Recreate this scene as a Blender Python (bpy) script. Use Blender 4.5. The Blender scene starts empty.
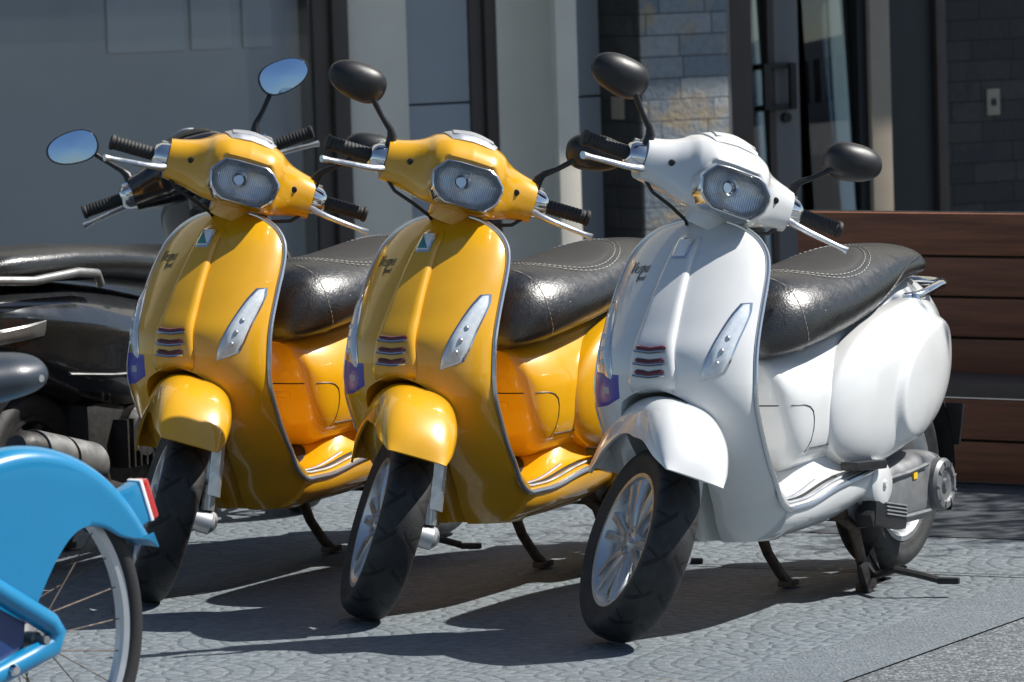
import bpy, bmesh, math, random
import numpy as np
from mathutils import Vector, Matrix
from mathutils.bvhtree import BVHTree
random.seed(4)
R = math.radians
S = bpy.context.scene
COL = S.collection

# ------------------------------------------------------------------ camera, sky, sun, exposure
cd = bpy.data.cameras.new('camera'); cam = bpy.data.objects.new('camera', cd); COL.objects.link(cam); S.camera = cam
_p, _r = R(4.7112), R(1.7653)
_fw = Vector((0, math.cos(_p), -math.sin(_p))); _u0 = Vector((0, math.sin(_p), math.cos(_p))); _r0 = Vector((1, 0, 0))
_rt = _r0 * math.cos(_r) - _u0 * math.sin(_r); _up = _u0 * math.cos(_r) + _r0 * math.sin(_r)
_m = Matrix((_rt, _up, -_fw)).transposed().to_4x4(); _m.translation = (0, 0, 1.6435)
cam.matrix_world = _m
cd.sensor_width = 36; cd.lens = 5050 / 1024 * 36; cd.clip_start = .1; cd.clip_end = 2000
cd.dof.use_dof = True; cd.dof.focus_distance = 11.9; cd.dof.aperture_fstop = 10

SUN_EL, SUN_AZ = 48.5, 9.5            # azimuth measured from +x (picture right), negative = towards the camera
sdir = Vector((math.cos(R(SUN_EL)) * math.cos(R(SUN_AZ)), math.cos(R(SUN_EL)) * math.sin(R(SUN_AZ)), math.sin(R(SUN_EL))))
wd = bpy.data.worlds.new('World'); S.world = wd; wd.use_nodes = True
nt = wd.node_tree; bg = nt.nodes['Background']
sky = nt.nodes.new('ShaderNodeTexSky'); sky.sky_type = 'NISHITA'; sky.sun_disc = False
sky.sun_elevation = R(SUN_EL); sky.sun_rotation = R(90 - SUN_AZ); sky.air_density = 1.0; sky.dust_density = .5; sky.ozone_density = 1.6
nt.links.new(sky.outputs[0], bg.inputs[0]); bg.inputs[1].default_value = .068
sl = bpy.data.lights.new('sun', 'SUN'); sl.energy = 5.0; sl.angle = R(.55); sl.color = (1, .965, .90)
sun = bpy.data.objects.new('sun', sl); COL.objects.link(sun); sun.rotation_euler = sdir.to_track_quat('Z', 'Y').to_euler()
S.view_settings.view_transform = 'Standard'; S.view_settings.look = 'None'; S.view_settings.exposure = 0.5; S.view_settings.gamma = 1
try:
    S.cycles.max_bounces = 7; S.cycles.caustics_reflective = False; S.cycles.caustics_refractive = False; S.cycles.sample_clamp_indirect = 6
except Exception: pass

# ------------------------------------------------------------------ node helpers
class NT:
    """tiny expression builder for shader math"""
    def __init__(s, m): s.t = m.node_tree; s.n = s.t.nodes; s.l = s.t.links
    def new(s, k, **kw):
        x = s.n.new(k)
        for a, b in kw.items(): setattr(x, a, b)
        return x
    def put(s, sock, v):
        if isinstance(v, (int, float, tuple)): sock.default_value = v
        else: s.l.new(v, sock)
    def m(s, op, a, b=None, c=None):
        x = s.new('ShaderNodeMath', operation=op); s.put(x.inputs[0], a)
        if b is not None: s.put(x.inputs[1], b)
        if c is not None: s.put(x.inputs[2], c)
        return x.outputs[0]
    def mix(s, f, a, b):
        x = s.new('ShaderNodeMix', data_type='RGBA'); s.put(x.inputs[0], f)
        s.put(x.inputs[6], a if not isinstance(a, tuple) else (*a[:3], 1)); s.put(x.inputs[7], b if not isinstance(b, tuple) else (*b[:3], 1)); return x.outputs[2]
    def coord(s, k='Object'): return s.new('ShaderNodeTexCoord').outputs[k]
    def xyz(s, v):
        x = s.new('ShaderNodeSeparateXYZ'); s.l.new(v, x.inputs[0]); return x.outputs
    def noise(s, v, sc, det=3, rough=.55):
        x = s.new('ShaderNodeTexNoise'); s.l.new(v, x.inputs['Vector']); x.inputs['Scale'].default_value = sc; x.inputs['Detail'].default_value = det; x.inputs['Roughness'].default_value = rough; return x.outputs[0]
    def rng(s, v, a, b, c=0., d=1.):
        x = s.new('ShaderNodeMapRange'); s.put(x.inputs[0], v)
        for i, k in enumerate((a, b, c, d)): x.inputs[i + 1].default_value = k
        return x.outputs[0]
    def bump(s, h, st=.3, dist=.01):
        x = s.new('ShaderNodeBump'); s.l.new(h, x.inputs['Height']); x.inputs['Strength'].default_value = st; x.inputs['Distance'].default_value = dist; return x.outputs[0]

MATS = {}
def mat(name, col=(.5,)*3, rough=.5, metal=0., coat=0., var=0., vs=8., bump=0., bs=200., rv=0., spec=.5, sheen=0., coatr=.03):
    if name in MATS: return MATS[name]
    m = bpy.data.materials.new(name); m.use_nodes = True; t = NT(m); b = t.n['Principled BSDF']
    b.inputs['Base Color'].default_value = (*col, 1); b.inputs['Roughness'].default_value = rough; b.inputs['Metallic'].default_value = metal
    b.inputs['Coat Weight'].default_value = coat; b.inputs['Coat Roughness'].default_value = coatr; b.inputs['Specular IOR Level'].default_value = spec
    co = t.coord()
    if var:
        f = t.noise(co, vs, 5); d = tuple(c * (1 - var) for c in col); u = tuple(min(1, c * (1 + var * .6)) for c in col)
        t.l.new(t.mix(t.rng(f, .3, .7), d, u), b.inputs['Base Color'])
    if rv: t.l.new(t.rng(t.noise(co, vs * 2.3, 6), .3, .7, max(0, rough - rv), min(1, rough + rv)), b.inputs['Roughness'])
    if bump: t.l.new(t.bump(t.noise(co, bs, 2), bump, .002), b.inputs['Normal'])
    MATS[name] = m; return m

yellow = mat('yellow_paint', (.72, .365, .005), .32, 0, .9, var=.08, vs=7, rv=.05, bump=.02, bs=420)
white = mat('white_paint', (.68, .69, .69), .34, 0, .9, var=.05, vs=7, rv=.06, bump=.02, bs=420)
black = mat('black_paint', (.012, .013, .015), .25, 0, .9, rv=.06)
chrome = mat('chrome', (.74, .75, .76), .14, 1, var=.05, rv=.05)
alloy = mat('silver_alloy', (.62, .64, .66), .34, .85, var=.08, vs=30, rv=.08)
dullm = mat('dull_metal', (.30, .30, .295), .42, .7, var=.25, vs=14, rv=.1)
trim_m = mat('trim_metal', (.60, .63, .66), .26, .9)
satin = mat('satin_silver', (.55, .57, .6), .4, .75, rv=.08)
plastic = mat('black_plastic', (.010, .0105, .012), .42, bump=.15, bs=900, rv=.08)
rubber = mat('grip_rubber', (.014, .014, .015), .62, bump=.3, bs=700)
leather = mat('black_leather', (.005, .005, .0055), .34, bump=.45, bs=190, rv=.06, var=.2, vs=20, spec=1.)
MATS['black_leather'].node_tree.nodes['Principled BSDF'].inputs['IOR'].default_value = 1.5
leather_dull = mat('suede_panel', (.018, .016, .015), .66, bump=.4, bs=500, var=.2, vs=30)
thread = mat('seat_thread', (.45, .43, .40), .8)
castm = mat('cast_metal', (.20, .205, .21), .5, .35, var=.25, vs=14, rv=.1, bump=.1, bs=300)
steel = mat('dark_steel', (.035, .033, .032), .55, .4, var=.4, vs=25, rv=.1, bump=.2, bs=200)
rusty = mat('worn_steel', (.10, .075, .06), .6, .5, var=.5, vs=40, rv=.1)
maroon = mat('maroon_slot', (.10, .012, .02), .3, coat=.5)
bluevinyl = mat('blue_vinyl', (.035, .045, .36), .4, coat=.3)
sticker_grey = mat('sticker_grey', (.4, .4, .42), .5)
badge_white = mat('badge_white', (.85, .85, .85), .2, coat=.8)
badge_teal = mat('badge_teal', (.05, .25, .22), .2, coat=.8)
script_dark = mat('script_dark', (.26, .23, .18), .35, .6)
amber = mat('amber_plastic', (.8, .35, .02), .2, coat=.5)
red_lens = mat('red_lens', (.5, .02, .02), .12, coat=1)
label_yellow = mat('label_yellow', (.8, .5, .02), .4)
bikeblue = mat('blue_gloss_paint', (.003, .20, .41), .33, 0, .6, var=.05, vs=4, rv=.08, bump=.03, bs=60)
navy = mat('navy_panel', (.008, .035, .14), .4, coat=.3)
blueglass = mat('mirror_glass', (.38, .52, .74), .03, 1)
reflector = mat('lamp_reflector', (.62, .64, .66), .30, .75, var=.35, vs=60)

ind_m = mat('indicator_bowl', (.60, .66, .72), .22, .0, coat=1., var=.14, vs=90)
bowl_m = mat('headlamp_bowl', (.40, .42, .44), .22, .5, var=.55, vs=55)
def glass_mat(name, tint=(1, 1, 1), ior=1.45, rough=.02, wavy=0.):
    m = bpy.data.materials.new(name); m.use_nodes = True; t = NT(m); t.n.remove(t.n['Principled BSDF'])
    tr = t.new('ShaderNodeBsdfTransparent'); tr.inputs[0].default_value = (*tint, 1)
    gl = t.new('ShaderNodeBsdfGlossy'); gl.inputs['Roughness'].default_value = rough
    fr = t.new('ShaderNodeFresnel'); fr.inputs[0].default_value = ior
    mx = t.new('ShaderNodeMixShader'); t.l.new(fr.outputs[0], mx.inputs[0]); t.l.new(tr.outputs[0], mx.inputs[1]); t.l.new(gl.outputs[0], mx.inputs[2])
    if wavy:
        nb = t.bump(t.noise(t.coord(), wavy, 1), .25, .003); t.l.new(nb, gl.inputs['Normal'])
    t.l.new(mx.outputs[0], t.n['Material Output'].inputs[0]); return m
lens = glass_mat('clear_lens', (.95, .96, .97), 1.35)
window_glass = glass_mat('window_glass', (.97, .98, .99), 1.45, .02)
door_glass = glass_mat('door_glass', (.45, .50, .53), 2.2, .015)

def fluted(m):
    t = NT(m); b = t.n['Principled BSDF']; y = t.xyz(t.coord())[1]; z = t.xyz(t.coord())[2]
    w = t.m('SINE', t.m('MULTIPLY', y, 1250.)); f = t.rng(w, -.6, .6); n = t.noise(t.coord(), 40, 2)
    t.l.new(t.mix(t.m('MULTIPLY', f, t.rng(n, .3, .6, .35, 1.)), (.62, .64, .66), (.90, .92, .94)), b.inputs['Base Color']); t.l.new(t.bump(w, .25, .002), b.inputs['Normal'])
fluted(bowl_m)
def tyre_mat():
    m = bpy.data.materials.new('tyre_rubber'); m.use_nodes = True; t = NT(m); b = t.n['Principled BSDF']
    co = t.coord(); x, y, z = t.xyz(co)
    a = t.m('ARCTAN2', z, x); ay = t.m('ABSOLUTE', y)
    ph = t.m('FRACT', t.m('ADD', t.m('MULTIPLY', a, 15 / (2 * math.pi)), t.m('MULTIPLY', ay, 11.)))
    g = t.m('LESS_THAN', t.m('ABSOLUTE', t.m('SUBTRACT', ph, .5)), .075)
    ph2 = t.m('FRACT', t.m('ADD', t.m('MULTIPLY', a, 15 / (2 * math.pi)), t.m('ADD', .45, t.m('MULTIPLY', ay, -7.))))
    g2 = t.m('MULTIPLY', t.m('LESS_THAN', t.m('ABSOLUTE', t.m('SUBTRACT', ph2, .5)), .04), t.m('GREATER_THAN', ay, .022))
    r = t.m('SQRT', t.m('ADD', t.m('MULTIPLY', x, x), t.m('MULTIPLY', z, z)))
    tread = t.m('MULTIPLY', t.m('GREATER_THAN', r, .196), t.m('MULTIPLY', t.m('GREATER_THAN', ay, .008), t.m('LESS_THAN', ay, .052)))
    gr = t.m('MULTIPLY', t.m('MAXIMUM', g, g2), tread)
    n = t.noise(co, 30, 5)
    base = t.mix(t.rng(n, .35, .75), (.014, .0145, .0155), (.034, .034, .034))
    t.l.new(t.mix(gr, base, (.004, .004, .004)), b.inputs['Base Color'])
    b.inputs['Roughness'].default_value = .62
    h = t.m('ADD', t.m('MULTIPLY', gr, -1.), t.m('MULTIPLY', t.noise(co, 350, 2), .12))
    t.l.new(t.bump(h, 1., .007), b.inputs['Normal']); return m
tyre_m = tyre_mat()

# ------------------------------------------------------------------ mesh helpers
def pk(x, xs, ys):
    """smooth monotone-ish interpolation (PCHIP)"""
    xs = np.asarray(xs, float); ys = np.asarray(ys, float); x = np.clip(np.asarray(x, float), xs[0], xs[-1])
    h = np.diff(xs); d = np.diff(ys) / h; m = np.zeros_like(ys); m[0], m[-1] = d[0], d[-1]
    for i in range(1, len(xs) - 1):
        if d[i - 1] * d[i] > 0:
            w1, w2 = 2 * h[i] + h[i - 1], h[i] + 2 * h[i - 1]; m[i] = (w1 + w2) / (w1 / d[i - 1] + w2 / d[i])
    i = np.clip(np.searchsorted(xs, x, 'right') - 1, 0, len(xs) - 2); t = (x - xs[i]) / h[i]
    return ((2*t**3 - 3*t**2 + 1) * ys[i] + (t**3 - 2*t**2 + t) * h[i] * m[i] + (-2*t**3 + 3*t**2) * ys[i+1] + (t**3 - t**2) * h[i] * m[i+1])

class MB:
    def __init__(s): s.v = []; s.f = []
    def grid(s, P, cu=False, cv=False, cap0=False, cap1=False, flip=False):
        """P[i][j]: rows i, columns j. cv closes columns, cu closes rows"""
        b = len(s.v); nu, nv = len(P), len(P[0])
        for r in P: s.v += [tuple(map(float, p)) for p in r]
        for i in range(nu if cu else nu - 1):
            for j in range(nv if cv else nv - 1):
                q = [b + i*nv + j, b + i*nv + (j+1) % nv, b + ((i+1) % nu)*nv + (j+1) % nv, b + ((i+1) % nu)*nv + j]
                s.f.append(q[::-1] if flip else q)
        if cap0: s.f.append(([b + j for j in range(nv)])[::-1 if not flip else 1])
        if cap1: s.f.append([b + (nu-1)*nv + j for j in range(nv)][::1 if not flip else -1])
        return s
    def tube(s, path, r, n=10, caps=True, closed=False, flat=1.):
        path = [Vector(p) for p in path]; N = len(path); rr = r if hasattr(r, '__len__') else [r] * N
        T = []
        for i in range(N):
            a = path[(i-1) % N] if (closed or i > 0) else path[i]; b = path[(i+1) % N] if (closed or i < N-1) else path[i]
            T.append((b - a).normalized())
        up = Vector((0, 0, 1)) if abs(T[0].z) < .9 else Vector((1, 0, 0)); u = T[0].cross(up).normalized(); rows = []
        for i in range(N):
            u = (u - T[i] * u.dot(T[i])).normalized(); w = T[i].cross(u)
            rows.append([path[i] + (u * math.cos(k*2*math.pi/n) + w * math.sin(k*2*math.pi/n) * flat) * rr[i] for k in range(n)])
        return s.grid(rows, cu=closed, cv=True, cap0=caps and not closed, cap1=caps and not closed)
    def lathe(s, prof, c=(0, 0, 0), axis='y', n=40, cap=True):
        rows = []
        for (r, a) in prof:
            row = []
            for k in range(n):
                t = 2*math.pi*k/n; x, z = r*math.cos(t), r*math.sin(t)
                p = {'y': (x, a, z), 'z': (x, z, a), 'x': (a, x, z)}[axis]; row.append((p[0]+c[0], p[1]+c[1], p[2]+c[2]))
            rows.append(row)
        return s.grid(rows, cv=True, cap0=cap, cap1=cap)
    def box(s, c, d, M=None, bev=0.):
        bm = bmesh.new(); bmesh.ops.create_cube(bm, size=1)
        for v in bm.verts: v.co = Vector((v.co.x*d[0], v.co.y*d[1], v.co.z*d[2]))
        if bev: bmesh.ops.bevel(bm, geom=list(bm.edges), offset=bev, segments=2, affect='EDGES', profile=.7)
        b = len(s.v)
        for v in bm.verts:
            p = v.co.copy()
            if M is not None: p = M @ p
            s.v.append(tuple(p + Vector(c)))
        bm.verts.index_update()
        for f in bm.faces: s.f.append([b + v.index for v in f.verts])
        bm.free(); return s
    def mesh(s, name, sharp=38, weld=True):
        me = bpy.data.meshes.new(name); me.from_pydata(s.v, [], s.f); me.update()
        bm = bmesh.new(); bm.from_mesh(me)
        if weld: bmesh.ops.remove_doubles(bm, verts=bm.verts, dist=2e-5)
        bmesh.ops.dissolve_degenerate(bm, dist=1e-6, edges=bm.edges)
        bmesh.ops.recalc_face_normals(bm, faces=bm.faces)
        bm.to_mesh(me); bm.free()
        for p in me.polygons: p.use_smooth = True
        try: me.set_sharp_from_angle(angle=R(sharp))
        except Exception: pass
        return me

CACHE = {}
def part(name, key, builder, m, parent, mtx=None, sharp=38, label=None):
    """one mesh part; repeats of the same key share their mesh data, each with its own material slot"""
    if key not in CACHE:
        mb = builder(); CACHE[key] = mb.mesh(name, sharp); CACHE[key].materials.append(m)
    o = bpy.data.objects.new(name, CACHE[key]); COL.objects.link(o)
    if o.material_slots[0].material is not m:
        o.material_slots[0].link = 'OBJECT'; o.material_slots[0].material = m
    if parent: o.parent = parent
    if mtx is not None: o.matrix_local = mtx
    if label: o['label'] = label
    return o
def thing(name, label, cat, loc=(0, 0, 0), rz=0., group=None):
    o = bpy.data.objects.new(name, None); COL.objects.link(o); o.empty_display_size = .2
    o.location = loc; o.rotation_euler = (0, 0, rz); o['label'] = label; o['category'] = cat
    if group: o['group'] = group
    return o
def sheet(name, pts, z, m):
    me = bpy.data.meshes.new(name); me.from_pydata([(x, y, z) for x, y in pts], [], [list(range(len(pts)))]); me.update(); me.materials.append(m)
    o = bpy.data.objects.new(name, me); COL.objects.link(o); o['kind'] = 'structure'; return o

# ------------------------------------------------------------------ ground
GA = R(62)   # the paving grid runs along the parked scooters
ge1 = Vector((math.cos(GA), math.sin(GA))); ge2 = Vector((math.sin(GA), -math.cos(GA)))
def fan_mat():
    m = bpy.data.materials.new('fan_cobbles'); m.use_nodes = True; t = NT(m); b = t.n['Principled BSDF']
    co = t.coord(); mp = t.new('ShaderNodeMapping'); t.l.new(co, mp.inputs[0]); mp.inputs['Rotation'].default_value = (0, 0, R(30)); co2 = mp.outputs[0]
    wob = t.noise(co2, 17, 4); x, y, z = t.xyz(co2)
    RR = .30
    x = t.m('ADD', x, t.m('MULTIPLY', t.m('SUBTRACT', wob, .5), .024))
    u = t.m('DIVIDE', x, RR); v = t.m('DIVIDE', y, RR)
    def cell(off):
        a = t.m('SUBTRACT', t.m('MULTIPLY', t.m('FRACT', t.m('MULTIPLY', t.m('ADD', u, off), .5)), 2.), 1.)
        c = t.m('SUBTRACT', t.m('MULTIPLY', t.m('FRACT', t.m('MULTIPLY', t.m('ADD', v, off), .5)), 2.), 1.)
        return a, c, t.m('SQRT', t.m('ADD', t.m('MULTIPLY', a, a), t.m('MULTIPLY', c, c)))
    a0, c0, d0 = cell(0.); a1, c1, d1 = cell(1.)
    ins = t.m('LESS_THAN', d0, 1.)
    def sel(p, q): return t.m('ADD', t.m('MULTIPLY', ins, p), t.m('MULTIPLY', t.m('SUBTRACT', 1., ins), q))
    A, C, D = sel(a0, a1), sel(c0, c1), sel(d0, d1)
    NR = 6.0
    rd = t.m('MULTIPLY', D, NR); ring = t.m('FLOOR', rd); fr = t.m('FRACT', rd)
    e1 = t.m('MINIMUM', fr, t.m('SUBTRACT', 1., fr))
    cnt = t.m('ROUND', t.m('MULTIPLY', t.m('ADD', ring, .5), 6.283))
    ang = t.m('ADD', t.m('DIVIDE', t.m('ARCTAN2', C, A), 6.2832), t.m('MULTIPLY', ring, .137))
    fa = t.m('FRACT', t.m('MULTIPLY', ang, cnt)); e2 = t.m('MINIMUM', fa, t.m('SUBTRACT', 1., fa))
    e = t.m('MINIMUM', e1, e2)
    stone = t.rng(e, .0, .24)
    idn = t.new('ShaderNodeTexWhiteNoise', noise_dimensions='3D')
    cb = t.new('ShaderNodeCombineXYZ'); t.l.new(ring, cb.inputs[0]); t.l.new(t.m('FLOOR', t.m('MULTIPLY', ang, cnt)), cb.inputs[1]); t.l.new(t.m('FLOOR', t.m('MULTIPLY', u, .5)), cb.inputs[2]); t.l.new(cb.outputs[0], idn.inputs[0])
    fine = t.noise(co2, 160, 4); big = t.noise(co2, 1.3, 5)
    base = t.mix(idn.outputs[0], (.10, .13, .152), (.145, .175, .20))
    base = t.mix(t.m('MULTIPLY', t.rng(fine, .35, .75), .45), base, (.29, .31, .32))
    base = t.mix(t.m('MULTIPLY', t.rng(big, .45, .75), .35), base, (.13, .14, .145))
    rust = t.m('MULTIPLY', t.rng(t.noise(co2, 5.5, 3), .70, .80), .35); base = t.mix(rust, base, (.30, .21, .10))
    base = t.mix(t.m('MULTIPLY', t.m('SUBTRACT', 1., stone), .30), base, (.085, .09, .095))
    t.l.new(base, b.inputs['Base Color']); b.inputs['Roughness'].default_value = .7
    h = t.m('ADD', stone, t.m('ADD', t.m('MULTIPLY', fine, .55), t.m('MULTIPLY', idn.outputs[0], .25)))
    t.l.new(t.bump(h, .7, .0065), b.inputs['Normal']); return m
def rough_ground(name, lo, hi, sc, bst, speck=0., bd=.004):
    m = bpy.data.materials.new(name); m.use_nodes = True; t = NT(m); b = t.n['Principled BSDF']; co = t.coord()
    n1 = t.noise(co, sc, 6, .65); n2 = t.noise(co, 1.1, 5)
    base = t.mix(t.rng(n1, .3, .7), lo, hi); base = t.mix(t.m('MULTIPLY', t.rng(n2, .4, .75), .4), base, tuple(c*.6 for c in lo))
    if speck:
        vo = t.new('ShaderNodeTexVoronoi'); t.l.new(co, vo.inputs['Vector']); vo.inputs['Scale'].default_value = 110
        sp = t.xyz(vo.outputs['Color'])[0]; base = t.mix(t.m('MULTIPLY', t.m('GREATER_THAN', sp, .72), speck), base, (.42, .43, .43)); base = t.mix(t.m('MULTIPLY', t.m('LESS_THAN', sp, .35), speck), base, (.03, .03, .03))
        n1 = t.m('ADD', n1, t.m('MULTIPLY', vo.outputs['Distance'], -.9))
    t.l.new(base, b.inputs['Base Color']); b.inputs['Roughness'].default_value = .8
    t.l.new(t.bump(n1, bst, bd), b.inputs['Normal']); return m
fan = fan_mat()
conc = rough_ground('smooth_concrete', (.095, .118, .136), (.175, .20, .22), 70, .9, .12)
paver = rough_ground('shaded_pavers', (.045, .052, .060), (.075, .085, .095), 60, .3)  # pavers coloured darker to carry the shade at the back right
asph = rough_ground('coarse_asphalt', (.085, .10, .112), (.15, .17, .185), 90, .8, .35, .006)
jointm = mat('paver_joint', (.035, .038, .042), .9)
sheet('ground', [(-400, -400), (400, -400), (400, 400), (-400, 400)], -.008, asph)
def gq(o, a0, a1, b0, b1):
    o = Vector(o); return [tuple(o + ge1*a + ge2*b) for a, b in ((a0, b0), (a0, b1), (a1, b1), (a1, b0))][::-1]
# cobbled apron under the scooters, its right-hand edge runs along ge1 through (.44, 11.21)
sheet('pavement', gq((.44, 11.21), -6, 3.2, -9, .17), -.004, fan)
sheet('concrete_path', gq((.44, 11.21), -6, 2.12, .17, .42), -.0035, conc)
sheet('paved_road', gq((.44, 11.21), 2.12, 14, -.75, 12), -.003, paver)
sheet('paved_road', gq((.44, 11.21), 3.2, 14, -12, -.75), -.003, paver)
for i, a in enumerate((1.42, 2.12, 3.2, 4.4)):
    sheet('paving_line', gq((.44, 11.21), a, a + .012, -.75 if a < 3 else -10, 10), .001, jointm)
for i, b_ in enumerate(()):
    sheet('paving_line', gq((.44, 11.21), -6, 2.12, b_ - .004, b_ + .004), .001, conc)

# ------------------------------------------------------------------ SCOOTER geometry (x forward, y rider's left, z up)
AX, RAKE = .2823, R(29.0)
AXO = Vector((AX, 0, 1.0)); AXD = Vector((-math.sin(RAKE), 0, math.cos(RAKE)))
def steer(s): return Matrix.Translation(AXO) @ Matrix.Rotation(s, 4, AXD) @ Matrix.Translation(-AXO)
FW = Vector((.640, .030, .220)); MC = Vector((.640, .016, .258)); RW = Vector((-.67, 0, .236))

Z_W = ([.19, .21, .24, .275, .336, .45, .555, .634, .72, .80, .856, .895, .92, .937, .946], [.13, .158, .178, .188, .194, .201, .203, .199, .193, .187, .175, .148, .113, .07, .02])
Z_XE = ([.19, .22, .275, .336, .45, .555, .634, .76, .856, .90, .946], [.25, .265, .30, .378, .460, .497, .483, .418, .355, .335, .325])
Z_XC = ([.19, .22, .275, .336, .45, .55, .60, .649, .72, .80, .885, .92, .946], [.33, .365, .41, .475, .565, .607, .612, .606, .562, .500, .418, .372, .335])
Z_YW = ([.19, .25, .33, .42, .50, .54, .56, .572, .58], [.03, .042, .065, .088, .098, .088, .060, .03, .004])
Z_XW = ([.19, .3, .42, .5, .545, .565, .58], [.30, .345, .375, .425, .49, .55, .603])
def fs(y, z):
    w, xe, xc = pk(z, *Z_W), pk(z, *Z_XE), pk(z, *Z_XC); k = np.clip(1 - np.abs(y / w) ** 2.25, 0, 1) ** .72
    return float(xe + (xc - xe) * k)
def shield_rows():
    zs = np.concatenate([np.linspace(.19, .50, 18), np.linspace(.515, .585, 16), np.linspace(.60, .88, 22), np.linspace(.89, .946, 14)])
    rows = []
    for z in zs:
        w, xe = float(pk(z, *Z_W)), float(pk(z, *Z_XE)); yw = float(pk(z, *Z_YW)) if z < .58 else .004; xw = float(pk(z, *Z_XW))
        yw = min(yw, w * .8); out = []
        t = np.linspace(0, 1, 20); ys = w - (w - yw) * (1 - np.cos(t * math.pi / 2) ** 1.0) if False else yw + (w - yw) * np.cos(t * math.pi / 2)
        L = [(fs(y, z), float(y), z) for y in ys]
        xf = L[-1][0]; dep = max(0., xf - xw) if z < .58 else 0.
        I = []
        for ph in np.linspace(0, math.pi, 17)[1:-1]:
            I.append((xf - dep * math.sin(ph) ** .45, yw * math.cos(ph), z))
        Rr = [(x, -y, zz) for x, y, zz in L[::-1]]
        bk = []
        B = max(.045, xe - xw + .025) if z < .58 else .05
        B = B * min(1, w / .12)
        for y in np.linspace(-w, w, 21)[1:-1]: bk.append((xe - .012 - B * (1 - abs(y / w) ** 2.4) ** .6 + .0, float(y), z))
        rows.append(L + I + Rr + [(xe - .012, -w, z)] + bk + [(xe - .012, w, z)])
    return rows
def b_shield():
    mb = MB(); mb.grid(shield_rows(), cv=True, cap0=True, cap1=True); return mb
BV = {}
def bvh(key, builder):
    if key not in BV:
        mb = builder(); me = mb.mesh('tmp_' + key); BV[key] = BVHTree.FromPolygons([v.co.copy() for v in me.vertices], [tuple(p.vertices) for p in me.polygons]); bpy.data.meshes.remove(me)
    return BV[key]
def drop(tree, p, d, off=0.):
    d = Vector(d).normalized(); h, n, i, dist = tree.ray_cast(Vector(p), d)
    if h is None:
        h, n, i, dist = tree.find_nearest(Vector(p))
    if n.dot(d) > 0: n = -n
    return h + n * off
def SP(y, z, off=0.): return drop(bvh('shield', b_shield), (1.2, y, z), (-1, 0, 0), off)
def patch(fn, h, nu=14, nv=10, edge=.12, r=1.):
    """raised patch: fn(u,v,offset)->point; the rim sinks into the carrier surface"""
    us = [0] + list(np.linspace(0, 1, nu)) + [1]; vs = [0] + list(np.linspace(0, 1, nv)) + [1]; P = []
    for i, u in enumerate(us):
        row = []
        for j, v in enumerate(vs):
            rim = i in (0, nu + 1) or j in (0, nv + 1)
            if rim: o = -.002
            else:
                du = min(u, 1 - u) / edge; dv = min(v, 1 - v) / edge; o = h * min(1, .35 + .65 * min(1, du)) * min(1, .35 + .65 * min(1, dv))
            row.append(fn(u, v, o))
        P.append(row)
    return MB().grid(P)
def b_tie():
    def f(u, v, o):
        z = .566 + (.905 - .566) * v; w = float(pk(v, [0, .08, .3, .7, 1], [.052, .060, .052, .038, .028]))
        return SP((u - .5) * 2 * w, z + .008 * (1 - abs(2*u - 1)**2) * (1 if v > .9 else 0), o)
    return patch(f, .013, 16, 40, .10)
def on_tie(y, z, off): return SP(y, z, .013 + off)
def b_slot(z0):
    def bb():
        mb = MB(); pts = [on_tie(y, z0 + .004 * abs(y) / .036 - .002 * 0, .002) for y in np.linspace(-.036, .036, 13)]
        mb.tube(pts, [.002] + [.0062] * 11 + [.002], 8); return mb
    return bb
def b_slot_trim(z0):
    def bb():
        mb = MB(); pts = [on_tie(y, z0 - .007 + .004 * abs(y) / .038, .004) for y in np.linspace(-.038, .038, 13)]
        mb.tube(pts, .0032, 6); return mb
    return bb
def b_badge_frame(): return patch(lambda u, v, o: on_tie((u - .5) * .036, .855 + .042 * v, o), .005, 6, 6, .2)
def b_badge_face(): return patch(lambda u, v, o: on_tie((u - .5) * .028, .859 + .034 * v, o + .0045), .0015, 5, 5, .2)
def b_badge_tri(): return patch(lambda u, v, o: on_tie(-.013 + .026 * u * (1 - v), .861 + .030 * v, o + .0062), .0008, 5, 5, .2)
def b_indicator(side, sc, h, ex):
    def bb():
        def f(u, v, o):
            z = .608 - ex + (.148 + 2 * ex) * v
            cy = .136 + .034 * v; w = float(pk(v, [0, .15, .5, .85, 1], [.017, .019, .016, .010, .003])) + ex
            # slanted foot: outer side reaches lower
            y = cy + (u - .5) * 2 * w
            return SP(side * min(y, .1885), z + .018 * (u - .5) * (1 - v), o)
        return patch(f, h, 10, 18, .2)
    return bb
def b_led(side):
    def bb():
        mb = MB()
        for k, v in enumerate((.16, .34, .52)):
            z = .608 + .148 * v; y = .136 + .034 * v
            c = SP(side * y, z, .0085); mb.lathe([(0.0005, 0), (.0065, .0), (.005, .003), (.0005, .004)], c, 'x', 10)
        return mb
    return bb
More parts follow.
